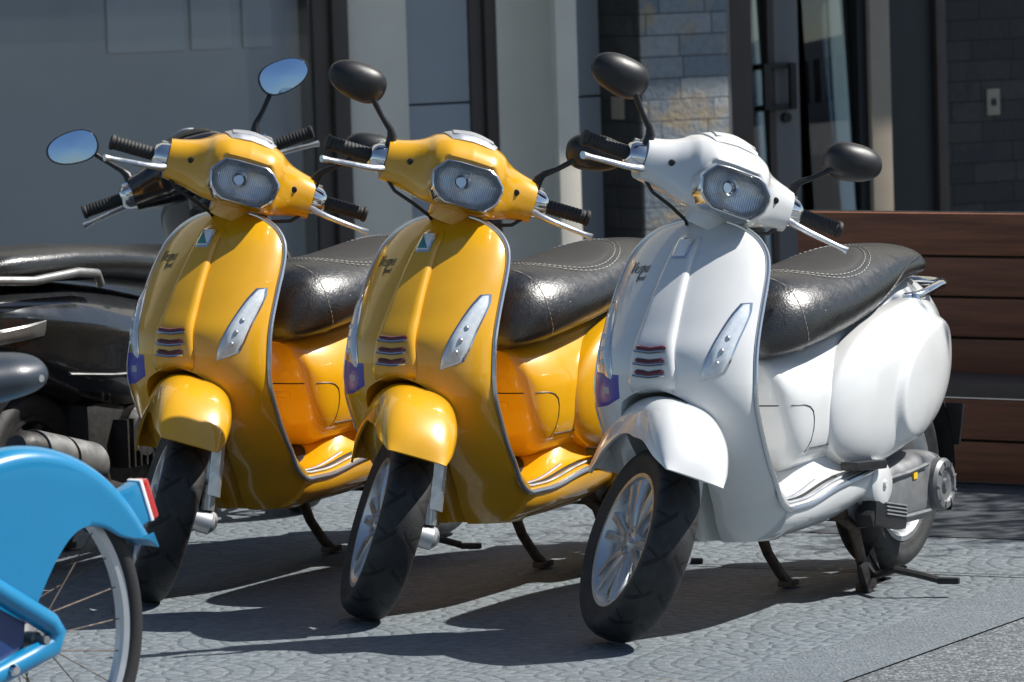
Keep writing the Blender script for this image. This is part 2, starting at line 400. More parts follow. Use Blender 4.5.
def b_script():
    """handwritten two-line name on the shield: Vespa / Sprint"""
    G = {'V': [[(0, 1.5), (.18, 1.55), (.32, 0), (.85, 1.6)]], 'e': [[(0, .45), (.5, .6), (.35, 1), (.05, .7), (.12, .1), (.55, .15)]],
         's': [[(.5, .95), (.15, .9), (.4, .45), (.1, .0), (-.05, .15)]], 'p': [[(0, 1), (.0, -.8)], [(0, .7), (.35, 1), (.5, .5), (.3, 0), (0, .2)]],
         'a': [[(.5, .85), (.15, .9), (0, .4), (.2, 0), (.45, .35), (.5, 1), (.5, .1), (.65, .05)]], 'S': [[(.6, 1.4), (.25, 1.5), (.1, 1.1), (.55, .6), (.35, 0), (0, .15)]],
         'r': [[(0, 1), (.05, 0)], [(.05, .6), (.3, 1), (.45, .9)]], 'i': [[(0, 1), (.05, 0), (.2, .05)]], 'n': [[(0, 1), (.05, 0)], [(.03, .6), (.3, 1), (.45, .8), (.5, 0)]], 't': [[(.1, 1.5), (.15, 0), (.35, .05)], [(-.1, 1), (.4, 1)]]}
    mb = MB()
    def word(w, y0, z0, s, sl, r):
        cx = 0.
        for ch in w:
            for st in G[ch]:
                pts = []
                for k in range(len(st) - 1):
                    for q in (0, .34, .67): pts.append((st[k][0] + (st[k+1][0]-st[k][0])*q, st[k][1] + (st[k+1][1]-st[k][1])*q))
                pts.append(st[-1])
                mb.tube([SP(y0 + (cx + a + .25 * b_) * s, z0 + (b_ + sl * (cx + a)) * s, .0015) for a, b_ in pts], r, 5)
            cx += .95 if ch == 'V' else (.3 if ch == 'i' else .72)
    word('Vespa', -.138, .826, .0155, .10, .0010)
    word('Sprint', -.108, .812, .0075, .10, .0006)
    return mb
def b_sticker():
    def f(u, v, o):
        y = -.201 + .108 * u; z = .540 + .066 * v - .020 * (1 - u) * (1 - v) + .0 * u
        if u > .6: z += .012 * (u - .6) / .4 * (1 - v)
        return SP(max(y, -.2), z, o)
    return patch(f, .0012, 12, 12, .1)
def b_sticker_mark(): return patch(lambda u, v, o: SP(-.150 + .024 * u, .560 + .016 * v, o + .001), .0006, 6, 4, .3)

def trim_path():
    P = []
    zs = list(np.linspace(.355, .86, 32)) + list(np.linspace(.87, .946, 12))
    for z in zs: P.append((float(pk(z, *Z_XE)) - .004, float(pk(z, *Z_W)) + .002, z))
    foot = [(x, fwid(x) + .001, ft(x) - .012) for x in np.linspace(-.2, .26, 14)] + [(.29, .189, .267), (.315, .191, .274), (.338, .192, .288), (.357, .193, .307), (.370, .194, .328)]
    P = foot + P
    return P + [(x, -y, z) for x, y, z in P[::-1]]
def b_trim(): return MB().tube(trim_path(), .0068, 8)
FX = [-.34, -.22, .014, .20, .26, .30]
def ft(x): return float(pk(x, FX, [.335, .322, .303, .279, .279, .285]))
def fb(x): return float(pk(x, FX, [.24, .215, .190, .188, .188, .19]))
def fwid(x): return float(pk(x, FX, [.15, .182, .188, .188, .187, .185]))
def b_floor():
    sec = [(0, 1), (.3, 1.0), (.5, 1.0), (.6, 1.0), (.68, 1.0), (.76, .995), (.84, .99), (.91, .985), (.975, .96), (1, .88), (1, .74), (.97, .52), (.9, .32), (.72, .1), (.45, 0), (0, 0)]
    rows = []
    for x in np.linspace(-.34, .30, 40):
        w, t, b = fwid(x), ft(x), fb(x); L = [(x, a * w, b + (t - b) * k + (rise(x, a) if k > .9 else 0)) for a, k in sec]
        rows.append(L + [(x, -y, z) for x, y, z in L[-2:0:-1]])
    return MB().grid(rows, cv=True, cap0=True, cap1=True)
def rise(x, a): return float(pk(x, [-.34, -.2, -.05, .04, .12, .20], [.085, .085, .080, .045, .012, 0.])) * (1 - sstep(.45, .80, a))
def b_floor_edge(s):
    return lambda: MB().tube([(x, s * (fwid(x) + .001), ft(x) - .012) for x in np.linspace(-.2, .372, 16)], .0068, 8)
def b_strip(y):
    return lambda: MB().tube([(x, y, ft(x) + .002 + rise(x, abs(y) / .188)) for x in np.linspace(.16 - (abs(y) - .10) * 3.4, .285, 16)], .0045, 8, flat=.7)
def b_mat_(): # flat rubber pad at the foot of the seat post
    def bb():
        mb = MB(); n = 28; ring = []
        for k in range(n):
            a = 2 * math.pi * k / n; ring.append((.155 + .085 * math.copysign(abs(math.cos(a)) ** .7, math.cos(a)), .075 * math.copysign(abs(math.sin(a)) ** .7, math.sin(a))))
        mb.grid([[(x, y, ft(x) - .003 + rise(x, abs(y)/.188)) for x, y in ring], [(x, y, ft(x) + .004 + rise(x, abs(y)/.188)) for x, y in ring], [(x * .9 + .0155, y * .88, ft(x) + .006 + rise(x, abs(y)/.188)) for x, y in ring]], cv=True, cap1=True); return mb
    return bb
BX = [-.93, -.90, -.85, -.75, -.65, -.55, -.40, -.25, -.12, -.03, .03, .07, .10, .125, .140]
B_W = [.02, .055, .082, .112, .132, .145, .152, .152, .151, .148, .142, .132, .118, .094, .06]
B_T = [.63, .665, .70, .735, .745, .738, .705, .67, .645, .63, .622, .617, .612, .606, .60]
B_B = [.56, .525, .49, .44, .405, .375, .345, .33, .325, .325, .325, .325, .35, .43, .50]
def sstep(a, b, x): t = min(1, max(0, (x - a) / (b - a))); return t * t * (3 - 2 * t)
def b_body():
    rows = []; N = 120
    for x in np.concatenate([np.linspace(-.93, -.72, 18), np.linspace(-.71, .02, 80), np.linspace(.03, .140, 18)]):
        w, t, b = (float(pk(x, BX, k)) for k in (B_W, B_T, B_B)); zc, hz = (t + b) / 2, (t - b) / 2; row = []
        ex = float(pk(x, [-.93, -.7, -.2, .142], [2.3, 2.6, 3.2, 3.0]))
        for k in range(N):
            a = 2 * math.pi * k / N; c, s_ = math.cos(a), math.sin(a)
            y = w * math.copysign(abs(c) ** (2 / ex), c); z = zc + hz * math.copysign(abs(s_) ** (2 / ex), s_)
            # wide upper shoulder tapering to the seat, slightly narrower at the top
            y *= 1 - .16 * sstep(.1, 1, (z - zc) / hz)
            row.append((x, y, z))
        rows.append(row)
    return MB().grid(rows, cv=True, cap0=True, cap1=True)
def b_cowl(s):
    def bb():
        rows = []; cx, cz = -.400, .506
        for r in list(np.linspace(.015, .9, 34)) + [.93, .955, .975, .99, 1.0, 1.0]:
            row = []
            for k in range(120):
                a = 2 * math.pi * k / 120; c, n = math.cos(a), math.sin(a)
                u = .375 * r * math.copysign(abs(c) ** .90, c); v = (.178 + .010 * c) * r * math.copysign(abs(n) ** .90, n)
                x = cx + u; z = cz + v - u * .17
                base = float(pk(x, BX, B_W)) * .965
                d2 = ((x + .510) / .235) ** 2 + ((z - .500 + (x + .510) * .20) / .142) ** 2
                y = base + .066 * (.55 * max(0, 1 - r ** 2.2) ** .8 + .45 * max(0, 1 - r ** 5) ** .6) + .016 * sstep(1.06, .80, d2)
                row.append((x, s * y, z))
            rows.append(row)
        rows[-1] = [(p[0], p[1] - s * .03, p[2]) for p in rows[-2]]
        return MB().grid(rows, cv=True, cap0=True)
    return bb
def body_pt(y, z, off=0., d=None, o=None):
    return drop(bvh('body', b_body), o or (.6, y, z), d or (-1, 0, 0), off)
def b_door_seam():
    mb = MB(); pts = []
    for t in np.linspace(0, 1, 30):
        a = -math.pi / 2 + t * math.pi
    T = bvh('body', b_body)
    top = [body_pt(y, .492, .0) for y in np.linspace(-.10, .085, 16)]
    cor = [drop(T, (x, .5, z), (0, -1, 0), .0) for x, z in ((.105, .492), (.090, .4915), (.072, .490), (.055, .484), (.044, .473), (.041, .455), (.043, .43), (.05, .40), (.062, .375))]
    mb.tube(top + cor, .0016, 5); return mb
def b_door_pull():
    def f(u, v, o): return body_pt(-.045 + .09 * u, .455 + .016 * v, o)
    return patch(f, .004, 12, 5, .3)
def b_belly_seam():
    return MB().tube([drop(bvh('body', b_body), (x, .5, .385), (0, -1, 0), .0) for x in np.linspace(.05, -.10, 12)], .0015, 5)
SX = [-.775, -.75, -.69, -.58, -.48, -.37, -.26, -.15, -.04, .04, .09, .13, .16, .178]
S_T = [.785, .802, .818, .828, .831, .826, .815, .806, .803, .796, .78, .75, .71, .67]
S_B = [.748, .740, .735, .728, .712, .684, .66, .64, .622, .61, .603, .60, .605, .63]
S_W = [.055, .088, .108, .125, .142, .155, .163, .167, .165, .155, .138, .112, .08, .04]
def b_seat():
    rows = []; N = 56
    for x in np.concatenate([np.linspace(-.775, -.64, 12), np.linspace(-.62, .03, 34), np.linspace(.04, .178, 16)]):
        t, b, w = (float(pk(x, SX, k)) for k in (S_T, S_B, S_W)); zc = b + (t - b) * .34; row = []
        for k in range(N):
            a = 2 * math.pi * k / N; c, s_ = math.cos(a), math.sin(a)
            ex = 2.15 if s_ > 0 else 3.0
            y = w * math.copysign(abs(c) ** (2 / ex), c); hz = (t - zc) if s_ > 0 else (zc - b)
            z = zc + hz * math.copysign(abs(s_) ** (2 / ex), s_)
            if s_ < 0: y *= 1 - .05 * abs(s_)
            row.append((x, y, z))
        rows.append(row)
    return MB().grid(rows, cv=True, cap0=True, cap1=True)
def seat_top(x, y, off=0.): return drop(bvh('seat', b_seat), (x, y, 1.2), (0, 0, -1), off)
RC = (-.235, .0)
def ring_xy(a, k=1.): return RC[0] + .208 * k * math.cos(a), RC[1] + .118 * k * math.sin(a)
def b_seat_panel():
    P = []
    for k in np.linspace(0.02, 1, 12):
        P.append([seat_top(*ring_xy(a, k), .0012 if k < .99 else -.002) for a in np.linspace(0, 2 * math.pi, 40, endpoint=False)])
    return MB().grid(P, cv=True, cap0=True)
def b_stitches():
    mb = MB(); n = 74
    for ring in (1.03, 1.12):
        for k in range(n):
            a0, a1 = 2 * math.pi * k / n, 2 * math.pi * (k + .6) / n
            mb.tube([seat_top(*ring_xy(a0, ring), .0005), seat_top(*ring_xy((a0+a1)/2, ring), .0016), seat_top(*ring_xy(a1, ring), .0005)], .0011, 4)
    return mb
def b_nose_stitches(s):
    def bb():
        T = bvh('seat', b_seat); pts = []
        for t in np.linspace(0, 1, 61):
            z = .80 - .19 * t; x = .055 + .055 * math.sin(t * 2.2) - .05 * t
            pts.append(drop(T, (x, s * .5, z), (0, -s, 0), .0006))
        return MB().tube(pts, [.0013 if k % 4 < 2 else .0004 for k in range(61)], 5)
    return bb
def b_seat_piping():
    mb = MB(); T = bvh('seat', b_seat)
    for s in (-1, 1):
        pts = []
        for t in np.linspace(0, 1, 30):
            x = -.10 - .60 * t; z = float(pk(t, [0, .25, .5, .75, 1], [.640, .675, .728, .776, .79])); pts.append(drop(T, (x, s * .5, z), (0, -s, 0), .0))
        mb.tube(pts, .0032, 6)
    return mb
def b_rail():
    P = [(-.545, .118, .695), (-.575, .142, .698), (-.62, .148, .705)]
    for a in np.linspace(math.pi / 2, -math.pi / 2, 19): P.append((-.70 - .14 * math.cos(a), .143 * math.sin(a), .715 + .0 * a))
    P += [(x, -y, z) for x, y, z in P[2::-1]]
    return MB().tube(P, .0115, 12)
def b_rail_foot(s): return lambda: MB().lathe([(.001, 0), (.019, 0), (.019, .012), (.012, .03), (.001, .03)], (-.565, s * .135, .675), 'z', 16)
def b_pegpad(s):
    def bb():
        mb = MB(); M = Matrix.Rotation(R(-4), 3, 'Y')
        mb.box((-.125, s * .190, .326), (.17, .05, .022), M, .009); return mb
    return bb
# --- engine unit, left-hand swing arm
def b_engine():
    mb = MB(); rows = []; N = 28
    for x, zc, hz, y0, y1 in ((-.18, .225, .02, .07, .11), (-.20, .225, .05, .06, .135), (-.26, .225, .070, .05, .155), (-.38, .225, .078, .05, .170), (-.50, .226, .084, .05, .175), (-.60, .226, .086, .05, .175), (-.66, .226, .074, .055, .165), (-.70, .228, .050, .065, .145), (-.72, .228, .02, .08, .12)):
        row = []
        for k in range(N):
            a = 2 * math.pi * k / N; c, s_ = math.cos(a), math.sin(a)
            row.append((x, (y0+y1)/2 + (y1-y0)/2 * math.copysign(abs(c) ** .55, c), zc + hz * math.copysign(abs(s_) ** .7, s_)))
        rows.append(row)
    mb.grid(rows, cv=True, cap0=True, cap1=True)
    mb.box((-.40, .0, .25), (.34, .16, .16), None, .03)     # crankcase
    mb.tube([(-.30, .168, .272), (-.42, .174, .276), (-.53, .177, .285)], .006, 6); mb.tube([(-.28, .162, .172), (-.42, .172, .168), (-.54, .176, .168)], .006, 6)
    return mb
def b_fan_cover():
    mb = MB(); mb.lathe([(.066, .155), (.066, .186), (.059, .194), (.044, .196), (.040, .190), (.018, .190), (.014, .197), (.001, .197)], (-.605, 0, .226), 'y', 36)
    for k in range(9):
        a = k * 2 * math.pi / 9; mb.box((-.605 + .050 * math.cos(a), .195, .226 + .050 * math.sin(a)), (.016, .006, .005), Matrix.Rotation(-a, 3, 'Y'), .001)
    return mb
def b_airbox():
    mb = MB(); mb.box((-.275, .172, .188), (.19, .045, .064), Matrix.Rotation(R(-10), 3, 'Y'), .018); mb.box((-.20, .165, .198), (.07, .05, .04), Matrix.Rotation(R(25), 3, 'Y'), .015)
    return mb
def b_airbox_ribs():
    mb = MB()
    for k in range(4): mb.box((-.295, .196, .186 + .009 * k), (.12, .006, .0035), Matrix.Rotation(R(-10), 3, 'Y'), .001)
    return mb
def b_pivot(): return MB().lathe([(.001, .13), (.054, .13), (.058, .16), (.056, .186), (.044, .194), (.012, .194), (.009, .2), (.001, .2)], (-.235, 0, .268), 'y', 28)
def b_muffler():
    mb = MB(); mb.tube([(-.30, -.10, .17), (-.42, -.15, .2), (-.55, -.165, .24), (-.70, -.172, .27), (-.86, -.175, .30)], [.02, .035, .055, .062, .055], 20); return mb
def b_stand():
    mb = MB()
    for s in (-1, 1): mb.tube([(-.165, s * .03, .205), (-.17, s * .10, .195), (-.19, s * .128, .165), (-.235, s * .125, .09), (-.275, s * .112, .035), (-.305, s * .105, .006)], [.014, .015, .015, .013, .013, .014], 10)
    mb.tube([(-.165, -.12, .2), (-.165, .12, .2)], .014, 10)
    for s in (-1, 1): mb.box((-.305, s * .105, .008), (.06, .032, .016), None, .004)
    return mb
def b_stand_lever():
    mb = MB(); mb.tube([(-.24, .118, .085), (-.28, .135, .04), (-.25, .17, .045), (-.225, .22, .062), (-.235, .28, .050), (-.25, .32, .038)], [.012, .011, .009, .009, .009, .009], 8)
    mb.box((-.258, .345, .035), (.022, .055, .016), Matrix.Rotation(R(12), 3, 'Z'), .006)
    mb.grid([[(-.235, .112, .12), (-.235, .134, .12)], [(-.33, .13, .02), (-.33, .15, .02)], [(-.25, .112, .01), (-.25, .134, .01)]], cv=False)
    mb.box((-.275, .128, .05), (.085, .014, .09), Matrix.Rotation(R(30), 3, 'Y'), .004); return mb
def b_rearfender():
    mb = MB(); rows = []
    for a in np.linspace(R(55), R(205), 22):
        r = .275; rows.append([(-.67 + r * math.cos(a) * 1.0, y, .236 + (r - .02 * (abs(y) / .07) ** 2) * math.sin(a)) for y in (-.07, -.045, 0, .045, .07)] )
    mb.grid(rows); rows2 = [[(p[0] * 1 + .004 * math.copysign(1, -.67 - p[0]), p[1], p[2] - .005) for p in r] for r in rows]; mb.grid(rows2, flip=True); return mb
def b_plate():
    mb = MB(); mb.box((-.985, 0, .335), (.012, .15, .11), Matrix.Rotation(R(-18), 3, 'Y'), .004); mb.tube([(-.90, 0, .53), (-.96, 0, .45), (-.985, 0, .37)], .03, 10); return mb
def b_tail():
    mb = MB(); rows = []
    for x, w, h in ((-.90, .036, .03), (-.925, .034, .029), (-.94, .025, .02), (-.943, .008, .006)):
        rows.append([(x, w * math.cos(a), .60 + h * math.sin(a)) for a in np.linspace(0, 2*math.pi, 24, endpoint=False)])
    return mb.grid(rows, cv=True, cap0=True, cap1=True)

# --- wheels (about their own centre, axle along y)
def b_tyre(R0, rin, w):
    def bb():
        prof = []
        for a in np.linspace(-1, 1, 29):
            th = a * R(118); y = w / 2 * math.copysign(abs(math.sin(th)) ** .92, th) if abs(th) < R(90) else w / 2 * math.copysign(1 - .20 * (abs(th) - R(90)) / R(28), th)
            k = (math.cos(th) + .47) / 1.47; prof.append((rin + (R0 - rin) * max(0, k) ** .62, y))
        prof.append((rin - .004, w * .36)); prof.append((rin - .004, -w * .36)); prof.append(prof[0])
        return MB().lathe(prof, (0, 0, 0), 'y', 96, cap=False)
    return bb
def b_rim(rin, w):
    def bb():
        mb = MB(); h = w * .40
        mb.lathe([(rin - .002, -h), (rin + .006, -h - .004), (rin + .006, -h - .009), (rin - .006, -h - .008), (rin - .014, -h + .004), (rin - .020, -h + .02), (rin - .022, 0), (rin - .020, h - .02), (rin - .014, h - .004), (rin - .006, h + .008), (rin + .006, h + .009), (rin + .006, h + .004), (rin - .002, h), (rin - .002, -h)], (0, 0, 0), 'y', 72, cap=False)
        mb.lathe([(.001, -h - .002), (.017, -h - .002), (.020, -h + .004), (.036, -h + .006), (.042, -h + .016), (.042, h - .02), (.03, h - .01), (.001, h - .01)], (0, 0, 0), 'y', 32)
        for k in range(6):   # six forked spokes
            a = k * math.pi / 3
            for sg in (-1, 1):
                P0 = (.036, a + sg * .10); P1 = (.085, a + sg * .20); P2 = (rin - .012, a + sg * .165)
                rows = []
                for (r, t, y, wd_, th) in ((*P0, -h + .012, .011, .010), (*P1, -h + .004, .010, .010), (*P2, -h + .004, .013, .012)):
                    c = Vector((r * math.cos(t), y, r * math.sin(t))); tn = Vector((-math.sin(t), 0, math.cos(t)))
                    rows.append([c + tn * wd_, c + tn * wd_ * .6 + Vector((0, -th * .6, 0)), c - tn * wd_ * .6 + Vector((0, -th * .6, 0)), c - tn * wd_, c - tn * wd_ + Vector((0, th, 0)), c + tn * wd_ + Vector((0, th, 0))])
                mb.grid(rows, cv=True, cap0=True, cap1=True)
            # web joining the forked pair at the hub
            rows = []
            for r, y in ((.034, -h + .012), (.066, -h + .008)):
                rows.append([(r * math.cos(a + d), y, r * math.sin(a + d)) for d in np.linspace(-.2, .2, 5)] + [(r * math.cos(a + d), y + .01, r * math.sin(a + d)) for d in np.linspace(.2, -.2, 5)])
            mb.grid(rows, cv=True, cap0=True, cap1=True)
        for k in range(5):
            a = k * 2 * math.pi / 5 + .3; mb.lathe([(.001, -h - .001), (.006, -h - .001), (.006, -h + .01)], (.027 * math.cos(a), 0, .027 * math.sin(a)), 'y', 6)
        return mb
    return bb
def b_disc():
    return MB().lathe([(.05, .030), (.10, .030), (.10, .034), (.05, .034), (.05, .030)], (0, 0, 0), 'y', 60, cap=False)
# --- front end (unsteered scooter frame)
def mg_pt(th, ph, ins=0.):
    Rr = float(pk(math.degrees(th), [39, 52, 70, 90, 120, 150, 168], [.292, .302, .306, .308, .308, .302, .296])) - ins
    rs = float(pk(math.degrees(th), [39, 45, 54, 66, 90, 120, 150, 168], [.286, .262, .238, .222, .196, .196, .205, .235]))
    w = float(pk(math.degrees(th), [39, 50, 72, 100, 150, 168], [.072, .089, .099, .101, .095, .084])) - ins
    s = math.sin(ph); c = math.cos(ph); y = w * math.copysign(abs(s) ** .80, s); r = rs + (Rr - rs) * max(0, c) ** .62
    r += .006 * max(0, 1 - abs(y) / .02) * 0
    return Vector((MC.x + r * math.cos(th), MC.y + y, MC.z + r * math.sin(th)))
def b_mudguard():
    mb = MB(); ths = np.radians(np.linspace(39, 168, 44)); phs = np.linspace(-math.pi / 2, math.pi / 2, 33)
    o = [[mg_pt(t, p) for p in phs] for t in ths]; i = [[mg_pt(t, p, .006) for p in phs] for t in ths]
    rows = [a + b[::-1] for a, b in zip(o, i)]
    return mb.grid(rows, cv=True, cap0=True, cap1=True)
def b_mg_crest():
    return MB().tube([mg_pt(t, 0) + Vector((0, 0, 0)) for t in np.radians(np.linspace(54, 100, 24))], [.001] + [.0055] * 22 + [.001], 8, flat=.8)
def b_forkarm():
    mb = MB(); mb.tube([FW + Vector((0, .105, 0)), FW + Vector((-.05, .108, .01)), FW + Vector((-.10, .10, .03)), FW + Vector((-.115, .07, .09)), FW + Vector((-.12, .03, .2)), AXO - AXD * .55], [.026, .024, .024, .024, .022, .022], 14)
    mb.lathe([(.001, .06), (.024, .06), (.027, .09), (.027, .112), (.018, .122), (.001, .122)], FW, 'y', 24); return mb
def b_shock():
    mb = MB(); a = FW + Vector((-.012, .098, .03)); b_ = FW + Vector((-.055, .062, .235)); d = (b_ - a)
    mb.tube([a, a + d * .3, a + d * .32, b_], [.017, .017, .013, .013], 12)
    n1 = d.cross(Vector((0, 1, 0))).normalized() * .024; o = Vector((0, .018, 0)); rows = []
    for t_ in np.linspace(.18, .98, 8): rows.append([a + d * t_ + n1 + o, a + d * t_ + n1 * .6 + o * 1.5, a + d * t_ - n1 * .6 + o * 1.5, a + d * t_ - n1 + o, a + d * t_ - n1 - o * .4, a + d * t_ + n1 - o * .4])
    return mb.grid(rows, cv=True, cap0=True, cap1=True)
def b_caliper(): return MB().box(FW + Vector((-.085, .062, .065)), (.06, .04, .085), Matrix.Rotation(R(-35), 3, 'Y'), .012)
def b_plug(s):
    def bb():
        p = hs_front(s * .135, 1.045); return MB().lathe([(.001, -.004), (.008, -.004), (.008, .0025), (.006, .004), (.001, .004)], p, 'x', 14)
    return bb
def b_hose(s):
    P = [(.30, s * .19, 1.0), (.33, s * .15, .965), (.34, s * .10, .95), (.33, s * .05, .93), (.30, s * .02, .90)]; return lambda: MB().tube(P, .0045, 6)
HEX = [(-.054, .046), (-.084, .012), (-.076, -.026), (-.050, -.052), (.050, -.052), (.076, -.026), (.084, .012), (.054, .046)]
def hexring(k, n=5, rnd=.0):
    pts = []; N = len(HEX)
    for i in range(N):
        p, q = HEX[i], HEX[(i + 1) % N]
        for t in np.linspace(0, 1, n, endpoint=False):
            t2 = .09 + t * .82; pts.append(((p[0] + (q[0]-p[0]) * t2) * k, (p[1] + (q[1]-p[1]) * t2) * k))
    return pts
HLO = Vector((.434, 0, 1.040)); HLT = R(-16)
HM = Matrix.Translation(HLO) @ Matrix.Rotation(HLT, 4, 'Y')
def hl(y, z, d): return HM @ Vector((d, y, z))
HY = [0, .05, .085, .105, .132, .165, .19]
def hs(y, a):
    """headset cover section at y, angle a in the xz-plane"""
    q = abs(y); cz = float(pk(q, HY, [1.045, 1.044, 1.040, 1.034, 1.030, 1.027, 1.0255])); cx = float(pk(q, HY, [.312, .312, .306, .296, .284, .276, .272]))
    hz = float(pk(q, HY, [.083, .082, .077, .069, .060, .053, .049])); hx = float(pk(q, HY, [.100, .098, .088, .072, .060, .053, .049])); e = float(pk(q, HY, [3.0, 3.0, 2.9, 2.7, 2.6, 2.6, 2.6]))
    c, s = math.cos(a), math.sin(a); x = hx * math.copysign(abs(c) ** (2/e), c); z = hz * math.copysign(abs(s) ** (2/e), s)
    if z > 0 and q < .12: z += .012 * (1 - q / .12) * (1 - abs(x) / hx)
    return Vector((cx + x - z * .22, y, cz + z))
def b_headset():
    HI = HM.inverted()
    def cut(p):      # recess for the headlight
        l = HI @ p; lim = -.030 + 1.3 * max(0, abs(l.y) - .092, l.z - .058, -l.z - .064)
        if l.x > lim: l.x = lim; return HM @ l
        return p
    rows = [[cut(hs(y, a)) for a in np.linspace(0, 2 * math.pi, 90, endpoint=False)] for y in np.linspace(-.19, .19, 91)]
    mb = MB().grid(rows, cv=True, cap0=True, cap1=True)
    mb.tube([AXO + AXD * .03 + Vector((.02, 0, 0)), AXO - AXD * .03 + Vector((.025, 0, 0)), AXO - AXD * .075], [.052, .056, .056], 28)   # neck down to the shield
    return mb
def hs_front(y, z, off=0.): return drop(bvh('headset', b_headset), (.9, y, z), (-1, 0, 0), off)
def hs_top(x, y, off=0.): return drop(bvh('headset', b_headset), (x, y, 1.5), (0, 0, -1), off)
def b_bezel():
    mb = MB(); rows = []
    for k, d in ((1.13, -.045), (1.11, -.002), (1.085, .008), (1.035, .010), (1.0, .005), (.99, -.008)): rows.append([hl(y, z, d) for y, z in hexring(k)])
    return mb.grid(rows, cv=True)
def b_reflector():
    mb = MB(); rows = []; rg = np.random.default_rng(2)
    for k, d in ((1.0, .0), (.92, -.009), (.75, -.016), (.5, -.021), (.32, -.023), (.15, -.0235), (.02, -.0235)):
        rows.append([hl(y, z, d) for y, z in hexring(k)])
    return mb.grid(rows, cv=True, cap1=True)
def b_bulb():
    mb = MB(); c = HM @ Vector((-.02, 0, .004)); M = Matrix.Rotation(HLT, 3, 'Y'); pr = []
    rows = []
    c = HM @ Vector((-.012, -.012, .006))
    for r, d in ((.022, -.03), (.022, .008), (.020, .012), (.0165, .010), (.0165, -.004), (.012, -.008), (.004, -.008)):
        rows.append([c + M @ Vector((d, r * math.cos(t), r * math.sin(t))) for t in np.linspace(0, 2*math.pi, 28, endpoint=False)])
    return mb.grid(rows, cv=True, cap0=True, cap1=True)
def b_lens():
    mb = MB(); rows = []
    for k, d in ((1.03, .004), (1.0, .010), (.85, .015), (.55, .020), (.25, .022), (.03, .0225)): rows.append([hl(y, z, d) for y, z in hexring(k)])
    return mb.grid(rows, cv=True, cap1=True)
def b_dash():
    def f(u, v, o):
        y = (u - .5) * 2 * .070 * (1 - .25 * (v) ** 2); x = .24 + .098 * v; return hs_top(x, y, o)
    return patch(f, .010, 20, 16, .22)
def b_dome():
    def f(u, v, o):
        y = (u - .5) * 2 * .050; x = .255 + .06 * v; return hs_top(x, y, o + .009)
    return patch(f, .004, 12, 10, .3)
def b_switch(s):
    def bb():
        mb = MB(); rows = []
        for y, r in ((.184, .034), (.192, .038), (.212, .034), (.224, .026), (.227, .02)):
            rows.append([(.272 + r * 1.1 * math.cos(a) - r * .0, s * y, 1.0255 + r * math.sin(a)) for a in np.linspace(0, 2*math.pi, 24, endpoint=False)])
        mb.grid(rows, cv=True, cap0=True, cap1=True); mb.box((.25, s * .203, 1.058), (.02, .018, .012), None, .003); mb.box((.235, s * .20, 1.035), (.012, .02, .016), None, .003)
        return mb
    return bb
def b_grip(s):
    def bb():
        mb = MB(); prof = [(.012, .220)]
        for k in range(11):
            y = .224 + k * .0092; prof += [(.0165, y), (.0180, y + .003), (.0180, y + .007), (.0165, y + .009)]
        prof += [(.019, .327), (.020, .330), (.020, .336), (.014, .339), (.001, .339)]
        mb.lathe([(r, s * y) for r, y in prof], (.267, 0, 1.0255), 'y', 22); return mb
    return bb
def b_lever(s):
    def bb():
        P = [(.305, .185, 1.010), (.33, .205, 1.006), (.342, .24, 1.002), (.340, .285, .998), (.336, .325, .994), (.343, .345, .992)]
        return MB().tube([(x, s * y, z) for x, y, z in P], [.012, .0115, .010, .009, .0085, .012], 12, flat=.75)
    return bb
# mirrors: shell centre, stem base
def b_mirror_shell(s, c, tilt, yaw):
    c = Vector(c); M = Matrix.Translation(c) @ Matrix.Rotation(R(yaw) , 4, 'Z') @ Matrix.Rotation(R(tilt), 4, 'X')
    def bb():
        mb = MB(); rows = []
        for k, d in ((.02, .030), (.35, .027), (.62, .020), (.83, .010), (.95, .0), (1.0, -.012), (.97, -.018), (.93, -.018)):
            rows.append([M @ Vector((d, .074 * k * math.copysign(abs(math.cos(a)) ** .85, math.cos(a)), (.046 - .006 * s * math.cos(a)) * k * math.copysign(abs(math.sin(a)) ** .85, math.sin(a)))) for a in np.linspace(0, 2*math.pi, 40, endpoint=False)])
        return mb.grid(rows, cv=True, cap0=True, cap1=True)
    def gl():
        mb = MB(); rows = []
        for k, d in ((.94, -.0175), (.92, -.0195), (.5, -.0205), (.02, -.021)):
            rows.append([M @ Vector((d, .074 * k * math.copysign(abs(math.cos(a)) ** .85, math.cos(a)), (.046 - .006 * s * math.cos(a)) * k * math.copysign(abs(math.sin(a)) ** .85, math.sin(a)))) for a in np.linspace(0, 2*math.pi, 40, endpoint=False)])
        return mb.grid(rows, cv=True, cap1=True)
    return bb, gl, M
MIR = {-1: ((.275, -.308, 1.190), -7, 0), 1: ((.275, .305, 1.185), 10, 0)}
def b_stem(s):
    c = Vector(MIR[s][0]); b0 = Vector((.272, s * .185, 1.055))
    def bb():
        mb = MB(); mb.tube([b0 + Vector((0, 0, -.012)), b0, b0 + Vector((0, s * .003, .03)), b0 + Vector((0, s * .012, .045)), b0.lerp(c + Vector((.006, -s * .048, -.030)), .55) + Vector((0, 0, .012)), c + Vector((.006, -s * .048, -.030)), c + Vector((.008, -s * .03, -.012))], [.014, .014, .012, .0085, .0065, .0075, .012], 10); return mb
    return bb

